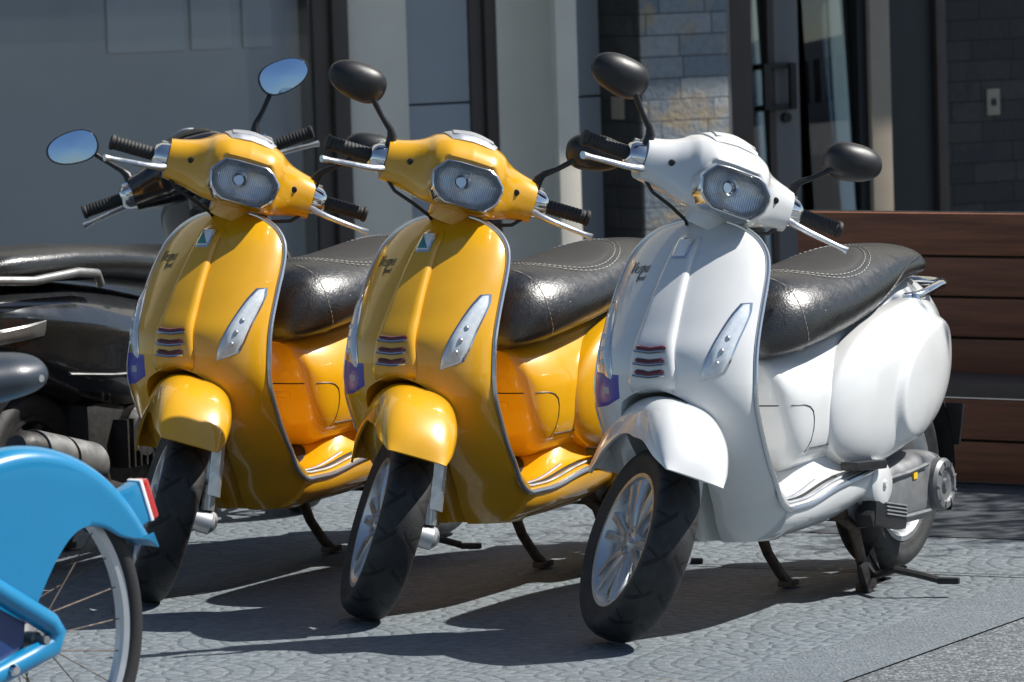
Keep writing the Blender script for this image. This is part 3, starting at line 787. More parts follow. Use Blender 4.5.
def scooter(label, paint, loc, yaw, sigma, group, yellowy, right_mirror=True):
    t = thing('motor_scooter', label, 'scooter', (loc[0], loc[1], 0), yaw, group)
    q = steer(sigma); bdg = yellowy
    sh = part('front_shield', 'shield', b_shield, paint, t, sharp=34)
    part('shield_trim', 'trim', b_trim, trim_m, sh)
    tie = part('horn_cover', 'tie', b_tie, paint, t, sharp=60)
    for z0 in (.612, .637, .662):
        o = part('air_slot', f'slot{z0}', b_slot(z0), maroon, tie); part('slot_trim', f'slott{z0}', b_slot_trim(z0), chrome, tie)
    bf = part('badge', 'badgef', b_badge_frame, chrome, t); part('badge_face', 'badgei', b_badge_face, badge_white, bf)
    if yellowy: part('badge_corner', 'badget', b_badge_tri, badge_teal, bf)
    part('name_script', 'script', b_script, script_dark, t)
    stk = part('shield_sticker', 'sticker', b_sticker, bluevinyl, t); part('sticker_mark', 'stickerm', b_sticker_mark, sticker_grey, stk)
    for s in (-1, 1):
        i = part('indicator', f'ind{s}', b_indicator(s, 1, .009, .003), ind_m, t); part('indicator_rim', f'indr{s}', b_indicator(s, 1, .0045, .0065), chrome, i); part('indicator_leds', f'led{s}', b_led(s), satin, i)
    fl = part('floorboard', 'floor', b_floor, paint, t)
    for y in (-.174, -.156, -.136, .136, .156, .174): part('tread_strip', f'st{y}', b_strip(y), satin if abs(y) != .156 else plastic, fl)
    part('floor_mat', 'fmat', b_mat_(), plastic, fl)
    bd = part('rear_body', 'body', b_body, paint, t, sharp=50)
    part('access_door_seam', 'seam', b_door_seam, plastic, bd); part('door_pull', 'pull', b_door_pull, paint, bd); part('body_seam', 'bseam', b_belly_seam, plastic, bd)
    for s in (-1, 1): part('side_cowl', f'cowl{s}', b_cowl(s), paint, bd, sharp=60)
    se = part('seat', 'seat', b_seat, leather, t, sharp=60)
    part('seat_panel', 'seatp', b_seat_panel, leather_dull, se); part('seat_stitching', 'seats', b_stitches, thread, se); part('nose_stitching', 'seatn1', b_nose_stitches(1), thread, se); part('nose_stitching', 'seatn0', b_nose_stitches(-1), thread, se); part('seat_piping', 'seatpi', b_seat_piping, leather, se)
    ra = part('grab_rail', 'rail', b_rail, chrome, t)
    for s in (-1, 1): part('rail_foot', f'railf{s}', b_rail_foot(s), chrome, ra)
    for s in (-1, 1): part('passenger_footrest', f'peg{s}', b_pegpad(s), plastic, t)
    en = part('engine', 'engine', b_engine, castm, t); part('fan_cover', 'fanc', b_fan_cover, castm, en); part('pivot_cover', 'pivot', b_pivot, paint, en)
    ab = part('air_filter_box', 'airb', b_airbox, plastic, t); part('filter_grille', 'airr', b_airbox_ribs, satin, ab)
    part('engine_label', 'englabel', lambda: MB().box((-.46, .173, .268), (.022, .006, .026), None, .001), label_yellow, en)
    part('exhaust', 'muffler', b_muffler, steel, t)
    cs = part('centre_stand', 'stand', b_stand, rusty, t); part('stand_lever', 'lever', b_stand_lever, steel, cs)
    part('rear_fender', 'rfend', b_rearfender, plastic, t); part('plate_holder', 'plate', b_plate, plastic, t); part('tail_light', 'tail', b_tail, red_lens, t)
    w = part('rear_wheel', 'rimr', b_rim(.157, .10), alloy, t, Matrix.Translation(RW)); part('tyre', 'tyrer', b_tyre(.236, .160, .115), tyre_m, w)
    w = part('front_wheel', 'rimf', b_rim(.157, .085), alloy, t, q @ Matrix.Translation(FW)); part('tyre', 'tyref', b_tyre(.2285, .160, .108), tyre_m, w); part('brake_disc', 'disc', b_disc, satin, w)
    mg = part('mudguard', 'mudg', b_mudguard, paint, t, q, sharp=50)
    fa = part('fork_arm', 'fork', b_forkarm, satin, t, q); part('shock_absorber', 'shock', b_shock, alloy, fa); part('brake_caliper', 'calip', b_caliper, rusty, fa)
    hd = part('headset', 'headset', b_headset, paint, t, q, sharp=50); part('dash_cover', 'dash', b_dash, paint if not yellowy else satin, hd); part('dash_glass', 'dome', b_dome, satin if yellowy else paint, hd)
    hlp = part('headlight', 'bezel', b_bezel, chrome, t, q); part('reflector_bowl', 'refl', b_reflector, bowl_m, hlp); part('bulb_shield', 'bulb', b_bulb, chrome, hlp); part('lamp_lens', 'lens', b_lens, lens, hlp)
    for s in (-1, 1):
        part('blanking_plug', f'plug{s}', b_plug(s), plastic, hd); part('brake_hose', f'hose{s}', b_hose(s), plastic, hd)
        part('switch_housing', f'sw{s}', b_switch(s), chrome, t, q); part('hand_grip', f'grip{s}', b_grip(s), rubber, t, q); part('brake_lever', f'lev{s}', b_lever(s), alloy, t, q)
        if s == 1 or right_mirror:
            bb, gl, _ = b_mirror_shell(s, *MIR[s]); m_ = part('mirror', f'mir{s}', bb, plastic, t, q); part('mirror_glass', f'mirg{s}', gl, blueglass, m_); part('mirror_stem', f'stem{s}', b_stem(s), plastic, m_)
    return t
YAW = R(-118.53); GRP = 'scooters parked in a row on the cobbles'
scooter('white scooter with black seat, nearest the wooden bench', white, (.6081, 12.0259), YAW, R(48.9), GRP, False)
scooter('yellow scooter with two black mirrors, parked between the white scooter and another yellow one', yellow, (.0087, 12.5479), YAW, R(40.4), GRP, True)
scooter('yellow scooter missing its right mirror, parked beside the black scooter', yellow, (-.5496, 13.0020), YAW, R(39.8), GRP, True, False)

# ------------------------------------------------------------------ black scooter facing away
def b_body2():
    X_ = [-.98, -.95, -.88, -.75, -.6, -.4, -.2, -.05, .06, .12]; Wd = [.02, .06, .10, .135, .155, .165, .165, .15, .12, .05]; T = [.70, .72, .735, .745, .745, .725, .69, .66, .645, .63]; B = [.64, .60, .56, .50, .44, .38, .34, .32, .34, .45]
    rows = []; N = 64
    for x in np.linspace(-.98, .12, 60):
        w, t, b = (float(pk(x, X_, k)) for k in (Wd, T, B)); zc, hz = (t + b) / 2, (t - b) / 2; row = []
        for k in range(N):
            a = 2 * math.pi * k / N; c, s_ = math.cos(a), math.sin(a)
            y = w * math.copysign(abs(c) ** .75, c); z = zc + hz * math.copysign(abs(s_) ** .75, s_)
            cr = abs(z - (.60 - .18 * (x + .4))); y += math.copysign(.016 * max(0, 1 - cr / .07), y) * sstep(.3, .8, abs(c)) * sstep(-.95, -.8, x)
            row.append((x, y, z))
        rows.append(row)
    return MB().grid(rows, cv=True, cap0=True, cap1=True)
def body2_side(x, z, off=0., s=-1): return drop(bvh('body2', b_body2), (x, s * .6, z), (0, -s, 0), off)
def b_seat2():
    X_ = [-.90, -.86, -.78, -.6, -.4, -.2, 0, .10, .15, .165]; T = [.80, .825, .842, .845, .835, .815, .805, .79, .75, .70]; B = [.765, .758, .75, .745, .735, .71, .68, .65, .64, .66]; Wd = [.04, .08, .115, .145, .16, .165, .15, .12, .08, .04]
    rows = []; N = 48
    for x in np.linspace(-.90, .165, 56):
        t, b, w = (float(pk(x, X_, k)) for k in (T, B, Wd)); zc = (t + b) / 2; hz = (t - b) / 2
        rows.append([(x, w * math.copysign(abs(math.cos(a)) ** .7, math.cos(a)), zc + hz * math.copysign(abs(math.sin(a)) ** .7, math.sin(a))) for a in np.linspace(0, 2*math.pi, N, endpoint=False)])
    return MB().grid(rows, cv=True, cap0=True, cap1=True)
def b_rail2():
    P = []
    for s in (-1, 1):
        L = [(-.50, s * .165, .735), (-.53, s * .175, .765), (-.62, s * .175, .775), (-.80, s * .155, .765), (-.93, s * .12, .775), (-1.0, s * .07, .80)]
        P += L if s == -1 else L[::-1]
    # round the corners a little
    Q = []
    for i in range(len(P) - 1):
        for t in (0, .33, .66): Q.append(Vector(P[i]).lerp(Vector(P[i+1]), t))
    Q.append(Vector(P[-1])); return MB().tube(Q, .0125, 10)
def b_lens2(s):
    def bb():
        def f(u, v, o):
            x = -.93 + .19 * u; z = .60 + .04 * v + .035 * u - .016 * abs(2*v-1) * u; return body2_side(x, z, o, s)
        return patch(f, .008, 14, 6, .2)
    return bb
def b_tail2(): 
    mb = MB(); rows = []
    for x, w, h in ((-.93, .085, .035), (-.97, .07, .034), (-.995, .045, .028), (-1.0, .01, .01)): rows.append([(x, w * math.cos(a), .665 + h * math.sin(a)) for a in np.linspace(0, 2*math.pi, 24, endpoint=False)])
    return mb.grid(rows, cv=True, cap0=True, cap1=True)
def b_trim2(s):
    return lambda: MB().tube([body2_side(x, .478 + .05 * (-(x + .2)) * 1.0 + .05 * max(0, -.45 - x), .002, s) for x in np.linspace(-.02, -.62, 20)], .006, 6, flat=.6)
def b_muffler2():
    return MB().tube([(-.20, -.12, .15), (-.40, -.16, .17), (-.56, -.185, .20), (-.62, -.195, .275), (-.82, -.205, .32), (-.96, -.205, .35), (-.98, -.205, .355)], [.02, .022, .03, .044, .050, .046, .03], 22)
def b_shield2(a, b_):
    def bb():
        mb = MB(); rows = []
        for t in np.linspace(a, b_, 8):
            c = Vector((-.60, -.195, .27)).lerp(Vector((-.97, -.205, .352)), t); rows.append([c + Vector((0, -.056 * math.cos(q), .056 * math.sin(q))) for q in np.linspace(R(-70), R(115), 20)])
        rows2 = [[p * 1.0 + Vector((0, .006, 0)) for p in r] for r in rows]; return mb.grid([r + q[::-1] for r, q in zip(rows, rows2)], cv=True, cap0=True, cap1=True)
    return bb
def b_engine2():
    mb = MB(); mb.box((-.30, 0, .30), (.42, .24, .24), None, .05); mb.box((-.55, .10, .26), (.36, .10, .16), None, .04); mb.box((-.12, -.09, .27), (.16, .10, .16), None, .03)
    for k in range(6): mb.box((-.24 - .03 * k, -.14, .30), (.008, .05, .13), None, .002)
    mb.lathe([(.001, -.12), (.075, -.12), (.078, -.15), (.06, -.165), (.03, -.165), (.001, -.16)], (-.30, 0, .32), 'y', 28)
    return mb
def b_fly():
    mb = MB(); rows = []
    for r, d in ((1, 0), (.9, -.012), (.6, -.03), (.2, -.038), (.02, -.038)): rows.append([(.36 + d - .035 * math.sin(a) * r, .062 * r * math.cos(a), 1.09 + .062 * r * math.sin(a)) for a in np.linspace(0, math.pi, 30)])
    mb.grid(rows); return mb
def b_fly_rim(): return MB().tube([(.36 - .035 * math.sin(a),   .062 * math.cos(a), 1.09 + .062 * math.sin(a)) for a in np.linspace(0, math.pi, 30)], .004, 6)
t = thing('motor_scooter', 'black scooter facing away from the camera, behind the blue bicycle', 'scooter', (-.985, 13.78, 0), R(61.5), 'scooters on the cobbles')
q = steer(R(38))
part('rear_body', 'body2', b_body2, black, t, sharp=50)
part('seat', 'seat2', b_seat2, leather, t, sharp=60); part('grab_rail', 'rail2', b_rail2, dullm, t)
for s in (-1, 1):
    part('indicator', f'l2{s}', b_lens2(s), dullm, t); part('side_trim', f't2{s}', b_trim2(s), dullm, t)
part('tail_light', 'tail2', b_tail2, red_lens, t)
ex = part('exhaust', 'muf2', b_muffler2, steel, t)
for k, (a, b_) in enumerate(((.05, .42), (.46, .80))): part('heat_shield', f'hs2{k}', b_shield2(a, b_), dullm, ex)
part('engine', 'eng2', b_engine2, steel, t)
part('floorboard', 'floor', b_floor, black, t); part('front_shield', 'shield', b_shield, black, t)
part('rear_fender', 'rfend', b_rearfender, plastic, t); part('centre_stand', 'stand', b_stand, steel, t)
w = part('rear_wheel', 'rimr', b_rim(.157, .10), steel, t, Matrix.Translation(RW)); part('tyre', 'tyrer', None, tyre_m, w)
w = part('front_wheel', 'rimf', None, steel, t, q @ Matrix.Translation(FW)); part('tyre', 'tyref', None, tyre_m, w)
part('mudguard', 'mudg', None, black, t, q); part('fork_arm', 'fork', None, steel, t, q)
q = Matrix.Translation((0, 0, -.04)) @ q
hd = part('headset', 'headset', None, black, t, q); part('dash_cover', 'dash', None, plastic, hd)
fr = part('fly_screen', 'fly', b_fly, glass_mat('smoked_screen', (.12, .12, .13), 1.5), t, q); part('screen_rim', 'flyr', b_fly_rim, satin, fr)
MIR2 = {-1: ((.285, -.315, 1.20), -4, 0), 1: ((.285, .305, 1.205), 4, 0)}
for s in (-1, 1):
    part('switch_housing', f'sw{s}', None, chrome, t, q); part('hand_grip', f'grip{s}', None, rubber, t, q); part('brake_lever', f'lev{s}', None, alloy, t, q)
    bb, gl, _ = b_mirror_shell(s, *MIR2[s]); m_ = part('mirror', f'2mir{s}', bb, plastic, t, q); part('mirror_glass', f'2mirg{s}', gl, blueglass, m_)
    sv = MIR[s]; MIR[s] = MIR2[s]; part('mirror_stem', f'2stem{s}', b_stem(s), plastic, m_); MIR[s] = sv

# ------------------------------------------------------------------ blue hire bicycle, only its tail is in the picture (x forward, origin under the rear hub)
HZ = .335; BR = .335
bk = thing('bicycle', 'bright blue bicycle with a full rear wheel cover and a black saddle', 'bicycle', (-.972, 9.54, -.012), R(-133))
def b_btyre(): return MB().lathe([(BR - .022 + .022 * math.cos(a), .022 * math.sin(a)) for a in np.linspace(0, 2*math.pi, 20)], (0, 0, 0), 'y', 100, cap=False)
def b_brim(): return MB().lathe([(BR - .036, -.013), (BR - .034, -.015), (BR - .052, -.012), (BR - .057, -.006), (BR - .057, .006), (BR - .052, .012), (BR - .034, .015), (BR - .036, .013), (BR - .044, 0), (BR - .036, -.013)], (0, 0, 0), 'y', 90, cap=False)
def b_spokes():
    mb = MB()
    for k in range(28):
        a = k * 2 * math.pi / 28; sd = 1 if k % 2 else -1; off = .5 if (k // 2) % 2 else -.5
        mb.tube([(.028 * math.cos(a + off * 2), sd * .03, .028 * math.sin(a + off * 2)), ((BR - .055) * math.cos(a), 0, (BR - .055) * math.sin(a))], .0013, 5)
    return mb
def b_bhub(): return MB().lathe([(.001, -.07), (.008, -.07), (.008, -.045), (.032, -.036), (.034, -.028), (.02, -.02), (.024, 0), (.02, .02), (.034, .028), (.032, .036), (.014, .045), (.014, .075), (.008, .078), (.008, .105), (.001, .105)], (0, 0, 0), 'y', 24)
def b_fend():
    mb = MB(); rows = []; N = 9
    for d in np.concatenate([np.linspace(20, 68, 44), np.linspace(70, 222, 50)]):
        th = R(d); ro = float(pk(d, [20, 24, 32, 45, 60, 110, 222], [.392, .385, .378, .373, .370, .358, .352])); ri = float(pk(d, [20, 23, 33, 42, 51, 56, 59, 62, 66, 222], [.388, .372, .306, .283, .25, .208, .155, .08, .04, .04]))
        w = float(pk(d, [20, 26, 45, 222], [.030, .040, .045, .045])); L = []
        ri = min(ri, ro - .004)
        for t in np.linspace(0, 1, 8): L.append((w, ri + (ro - .03 - ri) * t) if ro - .03 > ri else (w, ri + (ro - .002 - ri) * t))
        top = [(w * math.cos(a), max(ri, ro - .03) + (ro - max(ri, ro - .03)) * math.sin(a)) for a in np.linspace(.2, math.pi - .2, 12)]
        sec = L + top + [(-y, r) for y, r in L[::-1]]
        inn = [(y * .94, r - .003 if abs(y) < .05 else r) for y, r in sec[::-1]]
        rows.append([(-r * math.cos(th), y, HZ + r * math.sin(th)) for y, r in sec + inn])
    return mb.grid(rows, cv=True, cap0=True, cap1=True)
w = part('rear_wheel', 'brim', b_brim, satin, bk, Matrix.Translation((0, 0, HZ))); part('tyre', 'btyre', b_btyre, tyre_m if False else rubber, w); part('spokes', 'bsp', b_spokes, rusty, w); part('hub', 'bhub', b_bhub, castm, w)
part('wheel_cover', 'bfend', b_fend, bikeblue, bk, sharp=50)
def b_stay(): 
    return MB().tube([(.62, .075, .70), (.30, .082, .56), (.187, .086, .490), (.03, .088, .395), (-.02, .088, .365), (-.035, .088, .345), (-.025, .088, .32), (.03, .088, .305), (.187, .086, .262), (.45, .08, .20), (.62, .06, .20)], [.02, .022, .022, .022, .022, .022, .022, .022, .022, .022, .022], 14)
part('rear_stay', 'bstay', b_stay, bikeblue, bk)
part('rear_stay', 'bstay2', lambda: MB().tube([(.62, -.07, .70), (.30, -.078, .535), (.02, -.082, .33), (-.03, -.082, .29), (.02, -.082, .26), (.45, -.07, .20), (.62, -.05, .20)], .02, 12), bikeblue, bk)
pn_ = part('side_panel', 'bpan', lambda: MB().grid([[(x, y, z) for x, z in ((.03, .37), (.60, .68), (.60, .22), (.04, .31))] for y in (.066, .078)], cv=True, cap0=True, cap1=True), navy, bk)
part('panel_mark', 'bmark', lambda: MB().lathe([(.020, .077), (.020, .080), (.034, .080), (.034, .077)], (.218, 0, .385), 'y', 30, cap=False), badge_white, pn_)
for p in ((.10, .052, .49), (.09, .108, .290)): part('bolt', f'bb{p[0]}', (lambda p=p: MB().lathe([(.001, p[1] + .010), (.008, p[1] + .010), (.011, p[1] + .004), (.011, p[1] - .03), (.001, p[1] - .03)], (p[0], 0, p[2]), 'y', 12)), chrome, bk)
def b_blamp(k):
    def bb():
        M = Matrix.Rotation(R(33 - 14), 3, 'Y'); c = Vector((-.345, 0, HZ + .225))
        if k == 0: return MB().box(c + Vector((.03, 0, -.012)), (.07, .034, .085), M, .010)
        if k == 1: return MB().box(c + Vector((-.004, 0, 0)), (.008, .038, .088), M, .003)
        return MB().box(c + Vector((-.014, 0, .001)), (.020, .036, .082), M, .006)
    return bb
lp = part('rear_lamp', 'bl0', b_blamp(0), bikeblue, bk); part('lamp_rim', 'bl1', b_blamp(1), badge_white, lp); part('red_lens', 'bl2', b_blamp(2), red_lens, lp)
def b_saddle():
    rows = []
    for x, w_, t, h in ((.075, .02, .785, .01), (.085, .065, .80, .03), (.11, .09, .81, .04), (.16, .098, .812, .045), (.22, .08, .806, .045), (.30, .04, .80, .04), (.36, .024, .79, .035), (.375, .01, .78, .01)):
        x -= .145; t += .065; rows.append([(x, w_ * math.copysign(abs(math.cos(a)) ** .8, math.cos(a)), t - h + h * (math.sin(a))) for a in np.linspace(0, 2*math.pi, 28, endpoint=False)])
    rr = np.array(rows); k = np.linspace(0, len(rr) - 1, 40); out = [[tuple(float(pk(q_, range(len(rr)), rr[:, j, c])) for c in range(3)) for j in range(28)] for q_ in k]
    return MB().grid(out, cv=True, cap0=True, cap1=True)
sd_ = part('saddle', 'bsad', b_saddle, mat('saddle_vinyl', (.02, .03, .045), .4, spec=.7, bump=.1, bs=300), bk); part('saddle_bolt', 'bsadb', lambda: MB().lathe([(.001, .01), (.007, .01), (.007, -.01), (.001, -.01)], (-.02, .085, .830), 'y', 10), chrome, sd_)
part('seat_post', 'bpost', lambda: MB().tube([(.16, 0, .84), (.26, 0, .60), (.50, 0, .22)], [.014, .018, .022], 14), bikeblue, bk)
part('main_tube', 'bmain', lambda: MB().tube([(.48, 0, .27), (.65, 0, .33), (.85, 0, .55), (.93, 0, .80), (.90, 0, 1.0)], [.035, .038, .036, .03, .016], 16), bikeblue, bk)
part('fork', 'bfork', lambda: MB().tube([(.93, 0, .80), (.97, .055, .66), (1.02, .06, HZ)], [.02, .018, .014], 12).tube([(.93, 0, .80), (.97, -.055, .66), (1.02, -.06, HZ)], [.02, .018, .014], 12), bikeblue, bk)
part('handlebar', 'bhb', lambda: MB().tube([(.74, .30, 1.04), (.84, .26, 1.05), (.90, .10, 1.0), (.90, -.10, 1.0), (.84, -.26, 1.05), (.74, -.30, 1.04)], .013, 10), plastic, bk)
part('crank', 'bcr', lambda: MB().lathe([(.001, .06), (.085, .06), (.09, .07), (.02, .09), (.001, .09)], (.49, 0, .27), 'y', 30).box((.56, .10, .25), (.17, .015, .024), None, .005), plastic, bk)
w = part('front_wheel', 'brim', None, satin, bk, Matrix.Translation((1.02, 0, HZ))); part('tyre', 'btyre', None, rubber, w); part('spokes', 'bsp', None, rusty, w); part('hub', 'bhub', None, castm, w)

# ------------------------------------------------------------------ shop building (x along the wall, -y out of the wall)
def stone_mat(name, c1, c2, c3, bw=.30, rh=.085):
    m = bpy.data.materials.new(name); m.use_nodes = True; t = NT(m); b = t.n['Principled BSDF']; co = t.coord(); x, y, z = t.xyz(co)
    cb = t.new('ShaderNodeCombineXYZ'); t.l.new(t.m('ADD', x, y), cb.inputs[0]); t.l.new(z, cb.inputs[1])
    br = t.new('ShaderNodeTexBrick'); t.l.new(cb.outputs[0], br.inputs['Vector']); br.inputs['Scale'].default_value = 1; br.inputs['Brick Width'].default_value = bw; br.inputs['Row Height'].default_value = rh; br.inputs['Mortar Size'].default_value = .003; br.inputs['Mortar Smooth'].default_value = .3; br.inputs['Bias'].default_value = 0
    br.inputs['Color1'].default_value = (0, 0, 0, 1); br.inputs['Color2'].default_value = (1, 1, 1, 1); br.inputs['Mortar'].default_value = (.5, .5, .5, 1); br.offset_frequency = 2; br.squash = .7; br.squash_frequency = 3
    f = t.xyz(br.outputs['Color'])[0]; base = t.mix(f, c1, c2); wn = t.noise(co, 6, 3); base = t.mix(t.m('MULTIPLY', t.rng(wn, .5, .62), .8), base, c3)
    n = t.noise(co, 40, 6, .65); base = t.mix(t.m('MULTIPLY', t.rng(n, .35, .7), .35), base, tuple(c * .5 for c in c1)); base = t.mix(t.m('MULTIPLY', br.outputs['Fac'], .8), base, tuple(c * .25 for c in c1))
    t.l.new(base, b.inputs['Base Color']); b.inputs['Roughness'].default_value = .75
    h = t.m('ADD', t.m('MULTIPLY', t.m('SUBTRACT', 1., br.outputs['Fac']), .6), t.m('ADD', t.m('MULTIPLY', n, .5), t.m('MULTIPLY', f, .4))); t.l.new(t.bump(h, .7, .02), b.inputs['Normal']); return m
plaster = mat('beige_plaster', (.86, .79, .66), .85, var=.08, vs=3, bump=.3, bs=160)
panel = mat('grey_panel', (.42, .44, .46), .7, var=.06, vs=3, bump=.15, bs=120)
brown = mat('brown_frame', (.085, .064, .055), .45, var=.15, vs=6)
alu = mat('grey_aluminium', (.20, .20, .21), .45, .4)
dark = mat('dark_panel', (.028, .033, .036), .5, var=.1)
blind = mat('roller_blind', (.80, .80, .80), .85, var=.1, vs=1.5)
pale_refl = mat('pale_reflection', (.93, .93, .92), .8, var=.05, vs=2)  # pale tone imitating bright reflections in the display window
inside = mat('shop_interior', (.05, .055, .06), .8, var=.3, vs=2)
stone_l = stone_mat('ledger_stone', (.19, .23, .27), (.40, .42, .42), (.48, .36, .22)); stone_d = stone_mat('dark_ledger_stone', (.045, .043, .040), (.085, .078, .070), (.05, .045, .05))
cream = mat('cream_post', (.40, .33, .25), .7, var=.06)
bl = thing('shop_building', 'grey and beige shop front with dark window frames, glass door and stone pillar', 'building', (0, 20, 0), R(28))
def bx(name, m, x0, x1, z0, z1, p0, p1, parent=None, bev=.004, label=None):
    return part(name, f'{name}{x0}{z0}{p1}', lambda: MB().box(((x0+x1)/2, -(p0+p1)/2, (z0+z1)/2), (x1-x0, abs(p1-p0), z1-z0), None, bev), m, parent or bl, label=label)
HT = 3.0
# display window, blind hanging close behind the glass
wn = bx('window_frame', brown, -.845, -.775, 0, HT, -.15, .03); bx('frame_bead', brown, -.772, -.705, 0, HT, -.15, .055, wn); bx('window_sill', brown, -6, -.847, 0, .12, -.15, .03, wn)
part('window_pane', 'wpane', lambda: MB().box((-3.42, .0, 1.55), (5.14, .008, 2.86), Matrix.Rotation(R(-.8), 3, 'X'), .001), window_glass, wn)
bx('roller_blind', blind, -6, -.80, .05, HT, -.12, -.10)
for a, b_ in ((-1.66, -1.34), (-1.31, -1.14), (-1.09, -.97)): bx('reflection_board', pale_refl, a, b_, 1.20, 2.9, -.095, -.085)  # pale boards standing in for bright reflections in the glass
bx('pilaster', plaster, -.703, -.44, 0, HT, -.2, .03)
for z0, z1 in ((0, .947), (.955, HT)): bx('cladding_panel', panel, -.438, -.155, z0, z1, -.2, 0); bx('cladding_panel', panel, .222, .436, z0, z1, -.2, 0)
fr_ = bx('window_frame', brown, -.153, -.095, 0, HT, -.2, .01); bx('frame_bead', brown, -.092, -.044, 0, HT, -.2, .03, fr_)
bx('pilaster', plaster, -.042, .220, 0, HT, -.2, .03)
bx('sun_patch_fin', plaster, .105, .20, 0, HT, .20, .246)  # fin added so the sun draws a bright strip on the wall
pl_ = bx('stone_pillar', stone_l, .443, .84, 0, HT, -.2, .32); bx('unlit_face_slab', stone_d, .434, .4425, 0, HT, -.2, .317, pl_)  # side slab in darker stone paints in the pillar's unlit face
bx('corner_trim', alu, .842, .856, 0, HT, .28, .315, pl_); bx('socket_plate_or_tile', cream, .426, .433, .86, .95, .10, .20, pl_)  # the small cream plate on the pillar's side is a stone tile
# glass door
bx('door_jamb', brown, .90, 1.175, 0, HT, -.25, -.05); dr = bx('glass_door', alu, 1.313, 1.432, 0, 2.4, -.16, -.11)
bx('door_stile', brown, 1.28, 1.312, 0, 2.4, -.16, -.10, dr)
for a, b_ in ((1.177, 1.279), (1.434, 1.698)): part('door_pane', f'dpane{a}', (lambda a=a, b_=b_: MB().box(((a+b_)/2, .14, 1.22), (b_-a, .008, 2.34), Matrix.Rotation(R(-2.6), 3, 'X'), .001)), door_glass, dr)
def b_handle():
    mb = MB()
    for z in (1.035, .865): mb.box((1.31, .085, z), (.150, .05, .022), None, .004)
    for x in (1.245, 1.37): mb.box((x, .062, .95), (.030, .022, .19), None, .004)
    return mb
part('pull_handle', 'dh', b_handle, plastic, dr); part('lock', 'dlk', lambda: MB().lathe([(.001, .09), (.02, .09), (.022, .12), (.001, .12)], (1.36, 0, .82), 'y', 18), plastic, dr)
bx('door_jamb', dark, 1.70, 1.747, 0, HT, -.25, -.08); bx('door_jamb', brown, 1.749, 1.80, 0, HT, -.25, -.02)
bx('entrance_post', cream, 1.545, 1.64, 0, HT, .235, .264)
bx('dark_panel', dark, 1.802, 2.02, 0, HT, -.2, -.01); bx('panel_frame', brown, 2.022, 2.07, 0, HT, -.2, .02)
sw_ = bx('stone_wall', stone_d, 2.072, 7, 0, HT, -.2, 0); pt_ = bx('socket_plate_or_tile', cream, 2.272, 2.335, .79, .90, .001, .012, sw_, .003); bx('socket', plastic, 2.292, 2.315, .83, .86, .012, .016, sw_, .001)
bx('interior_wall', inside, -6, 7, 0, HT, -2.5, -2.4); bx('interior_floor', inside, -6, 7, .001, .02, -2.4, -.26)
bx('canopy', plaster, -8, 9, HT, HT + .35, -3, .889, None, .01); bx('upper_wall', plaster, -8, 9, HT + .352, 9, -3, -.1)

# ------------------------------------------------------------------ timber bench in front of the shop
wood = None
def wood_mat():
    m = bpy.data.materials.new('stained_timber'); m.use_nodes = True; t = NT(m); b = t.n['Principled BSDF']; co = t.coord(); mp = t.new('ShaderNodeMapping'); t.l.new(co, mp.inputs[0]); mp.inputs['Scale'].default_value = (1.2, 12, 22)
    n = t.noise(mp.outputs[0], 2.2, 6, .6); n2 = t.noise(co, 1.7, 3); base = t.mix(t.rng(n, .3, .7), (.14, .048, .022), (.34, .12, .055)); base = t.mix(t.m('MULTIPLY', t.rng(n2, .4, .7), .4), base, (.09, .032, .016)); oi = t.new('ShaderNodeObjectInfo'); base = t.mix(t.m('MULTIPLY', oi.outputs['Random'], .55), base, (.13, .062, .034))
    t.l.new(base, b.inputs['Base Color']); b.inputs['Roughness'].default_value = .55; t.l.new(t.bump(n, .25, .004), b.inputs['Normal']); return m
wood = wood_mat(); greyw = mat('grey_seat', (.10, .085, .075), .6, var=.2, vs=20)  # seat plank greyer than the other boards
bn = thing('timber_bench', 'dark brown timber bench with a high plank back behind the white scooter', 'bench', (1.38, 14.42, 0), R(-36))
BL0, BL1 = -.84, 2.6
# back planks stand behind the seat; front boards close the base
for k, (z0, z1) in enumerate(((.635, .758), (.515, .628), (.395, .508), (.275, .388))): part('back_plank', f'bp{k}', (lambda z0=z0, z1=z1: MB().box(((BL0+BL1)/2, .30 , (z0+z1)/2), (BL1-BL0, .035, z1-z0), None, .005)), wood, bn)
part('back_board', 'bbk', lambda: MB().box(((BL0+BL1)/2, .335, .52), (BL1-BL0-.02, .02, .48), None, .003), dark, bn); part('base_board', 'bbb', lambda: MB().box(((BL0+BL1)/2, .03, .12), (BL1-BL0-.02, .02, .235), None, .003), dark, bn)
part('seat_plank', 'bs', lambda: MB().box(((BL0+BL1)/2, .14, .268), (BL1-BL0, .30, .04), None, .006), greyw, bn)
for k, (z0, z1) in enumerate(((.128, .243), (.006, .121))): part('front_board', f'bf{k}', (lambda z0=z0, z1=z1: MB().box(((BL0+BL1)/2, .0, (z0+z1)/2), (BL1-BL0, .03, z1-z0), None, .005)), wood, bn)
part('end_panel', 'be', lambda: MB().box((BL0 + .02, .15, .125), (.03, .26, .24), None, .004), wood, bn)

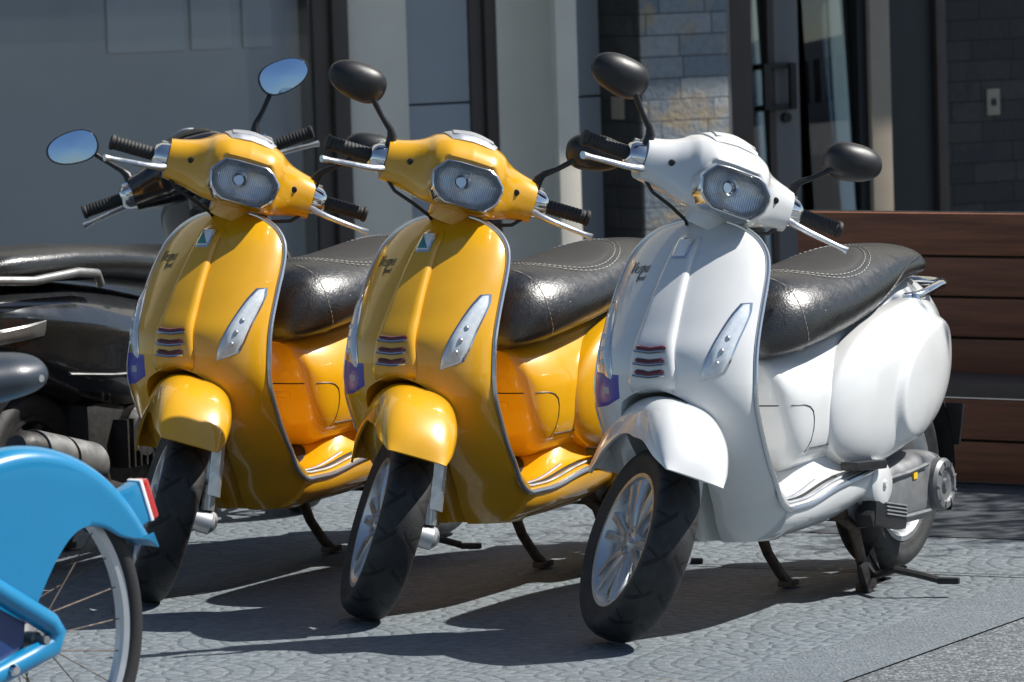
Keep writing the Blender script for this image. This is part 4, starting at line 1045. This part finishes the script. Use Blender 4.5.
# ------------------------------------------------------------------ tree added just outside the picture to shade the paving beside the bench
leafm = mat('shade_tree_leaf_green', (.05, .085, .025), .55, var=.3, vs=3); shade_tree_bark = mat('shade_tree_bark', (.10, .075, .055), .9, var=.4, vs=12, bump=.5, bs=40)
tr_ = thing('shade_tree', 'small leafy tree right of the timber bench, added outside the picture for its shade', 'tree', (4.15, 14.25, 0))
part('shade_tree_trunk', 'shade_tree_trunk', lambda: MB().tube([(0, 0, 0), (.02, .01, .8), (-.02, .03, 1.7), (.03, 0, 2.5), (.05, .02, 3.3)], [.11, .085, .07, .05, .02], 12).tube([(-.01, .02, 1.6), (.3, .1, 2.1), (.6, .2, 2.7)], [.045, .035, .012], 8).tube([(0, .02, 1.8), (-.3, -.2, 2.4), (-.6, -.4, 3.0)], [.04, .03, .01], 8).tube([(.02, 0, 2.2), (-.1, .4, 2.7), (-.2, .7, 3.2)], [.035, .025, .01], 8), shade_tree_bark, tr_)
def b_shade_crown():
    mb = MB(); rg = random.Random(7); cl = [(rg.gauss(0, .5), rg.gauss(0, .5), 2.9 + rg.gauss(0, .35)) for _ in range(46)]
    for c in cl:
        for _ in range(60):
            p = Vector(c) + Vector((rg.gauss(0, .17), rg.gauss(0, .17), rg.gauss(0, .14))); a = Vector((rg.gauss(0, 1), rg.gauss(0, 1), rg.gauss(0, .6))).normalized(); b_ = a.orthogonal().normalized(); b_.rotate(Matrix.Rotation(rg.random() * 6.28, 3, a)); L, W_ = .085, .03; n = a.cross(b_) * .008; o = len(mb.v)
            mb.v += [tuple(p - a*L/2), tuple(p + b_*W_/2 + n), tuple(p + a*L/2), tuple(p - b_*W_/2 + n)]; mb.f.append([o, o+1, o+2, o+3])
    return mb
part('shade_tree_crown', 'shade_tree_crown', b_shade_crown, leafm, tr_)

# ------------------------------------------------------------------ the other side of the street, seen only in the glass and the chrome
facade = mat('pale_render', (.42, .42, .42), .8, var=.1, vs=.4); fwin = mat('far_window', (.03, .035, .04), .1)
ob = thing('street_building', 'pale rendered building farther along the street, outside the picture', 'building', (36, -8, 0), R(62))
part('wall', 'obw', lambda: MB().box((0, -4, 1.5), (44, 8, 3.0), None, .02), facade, ob)
for k in range(12): part('window', f'obwin{k}', (lambda k=k: MB().box((-19.5 + 3.5 * k, .01, 1.5), (2.0, .06, 1.6), None, .01)), fwin, ob)
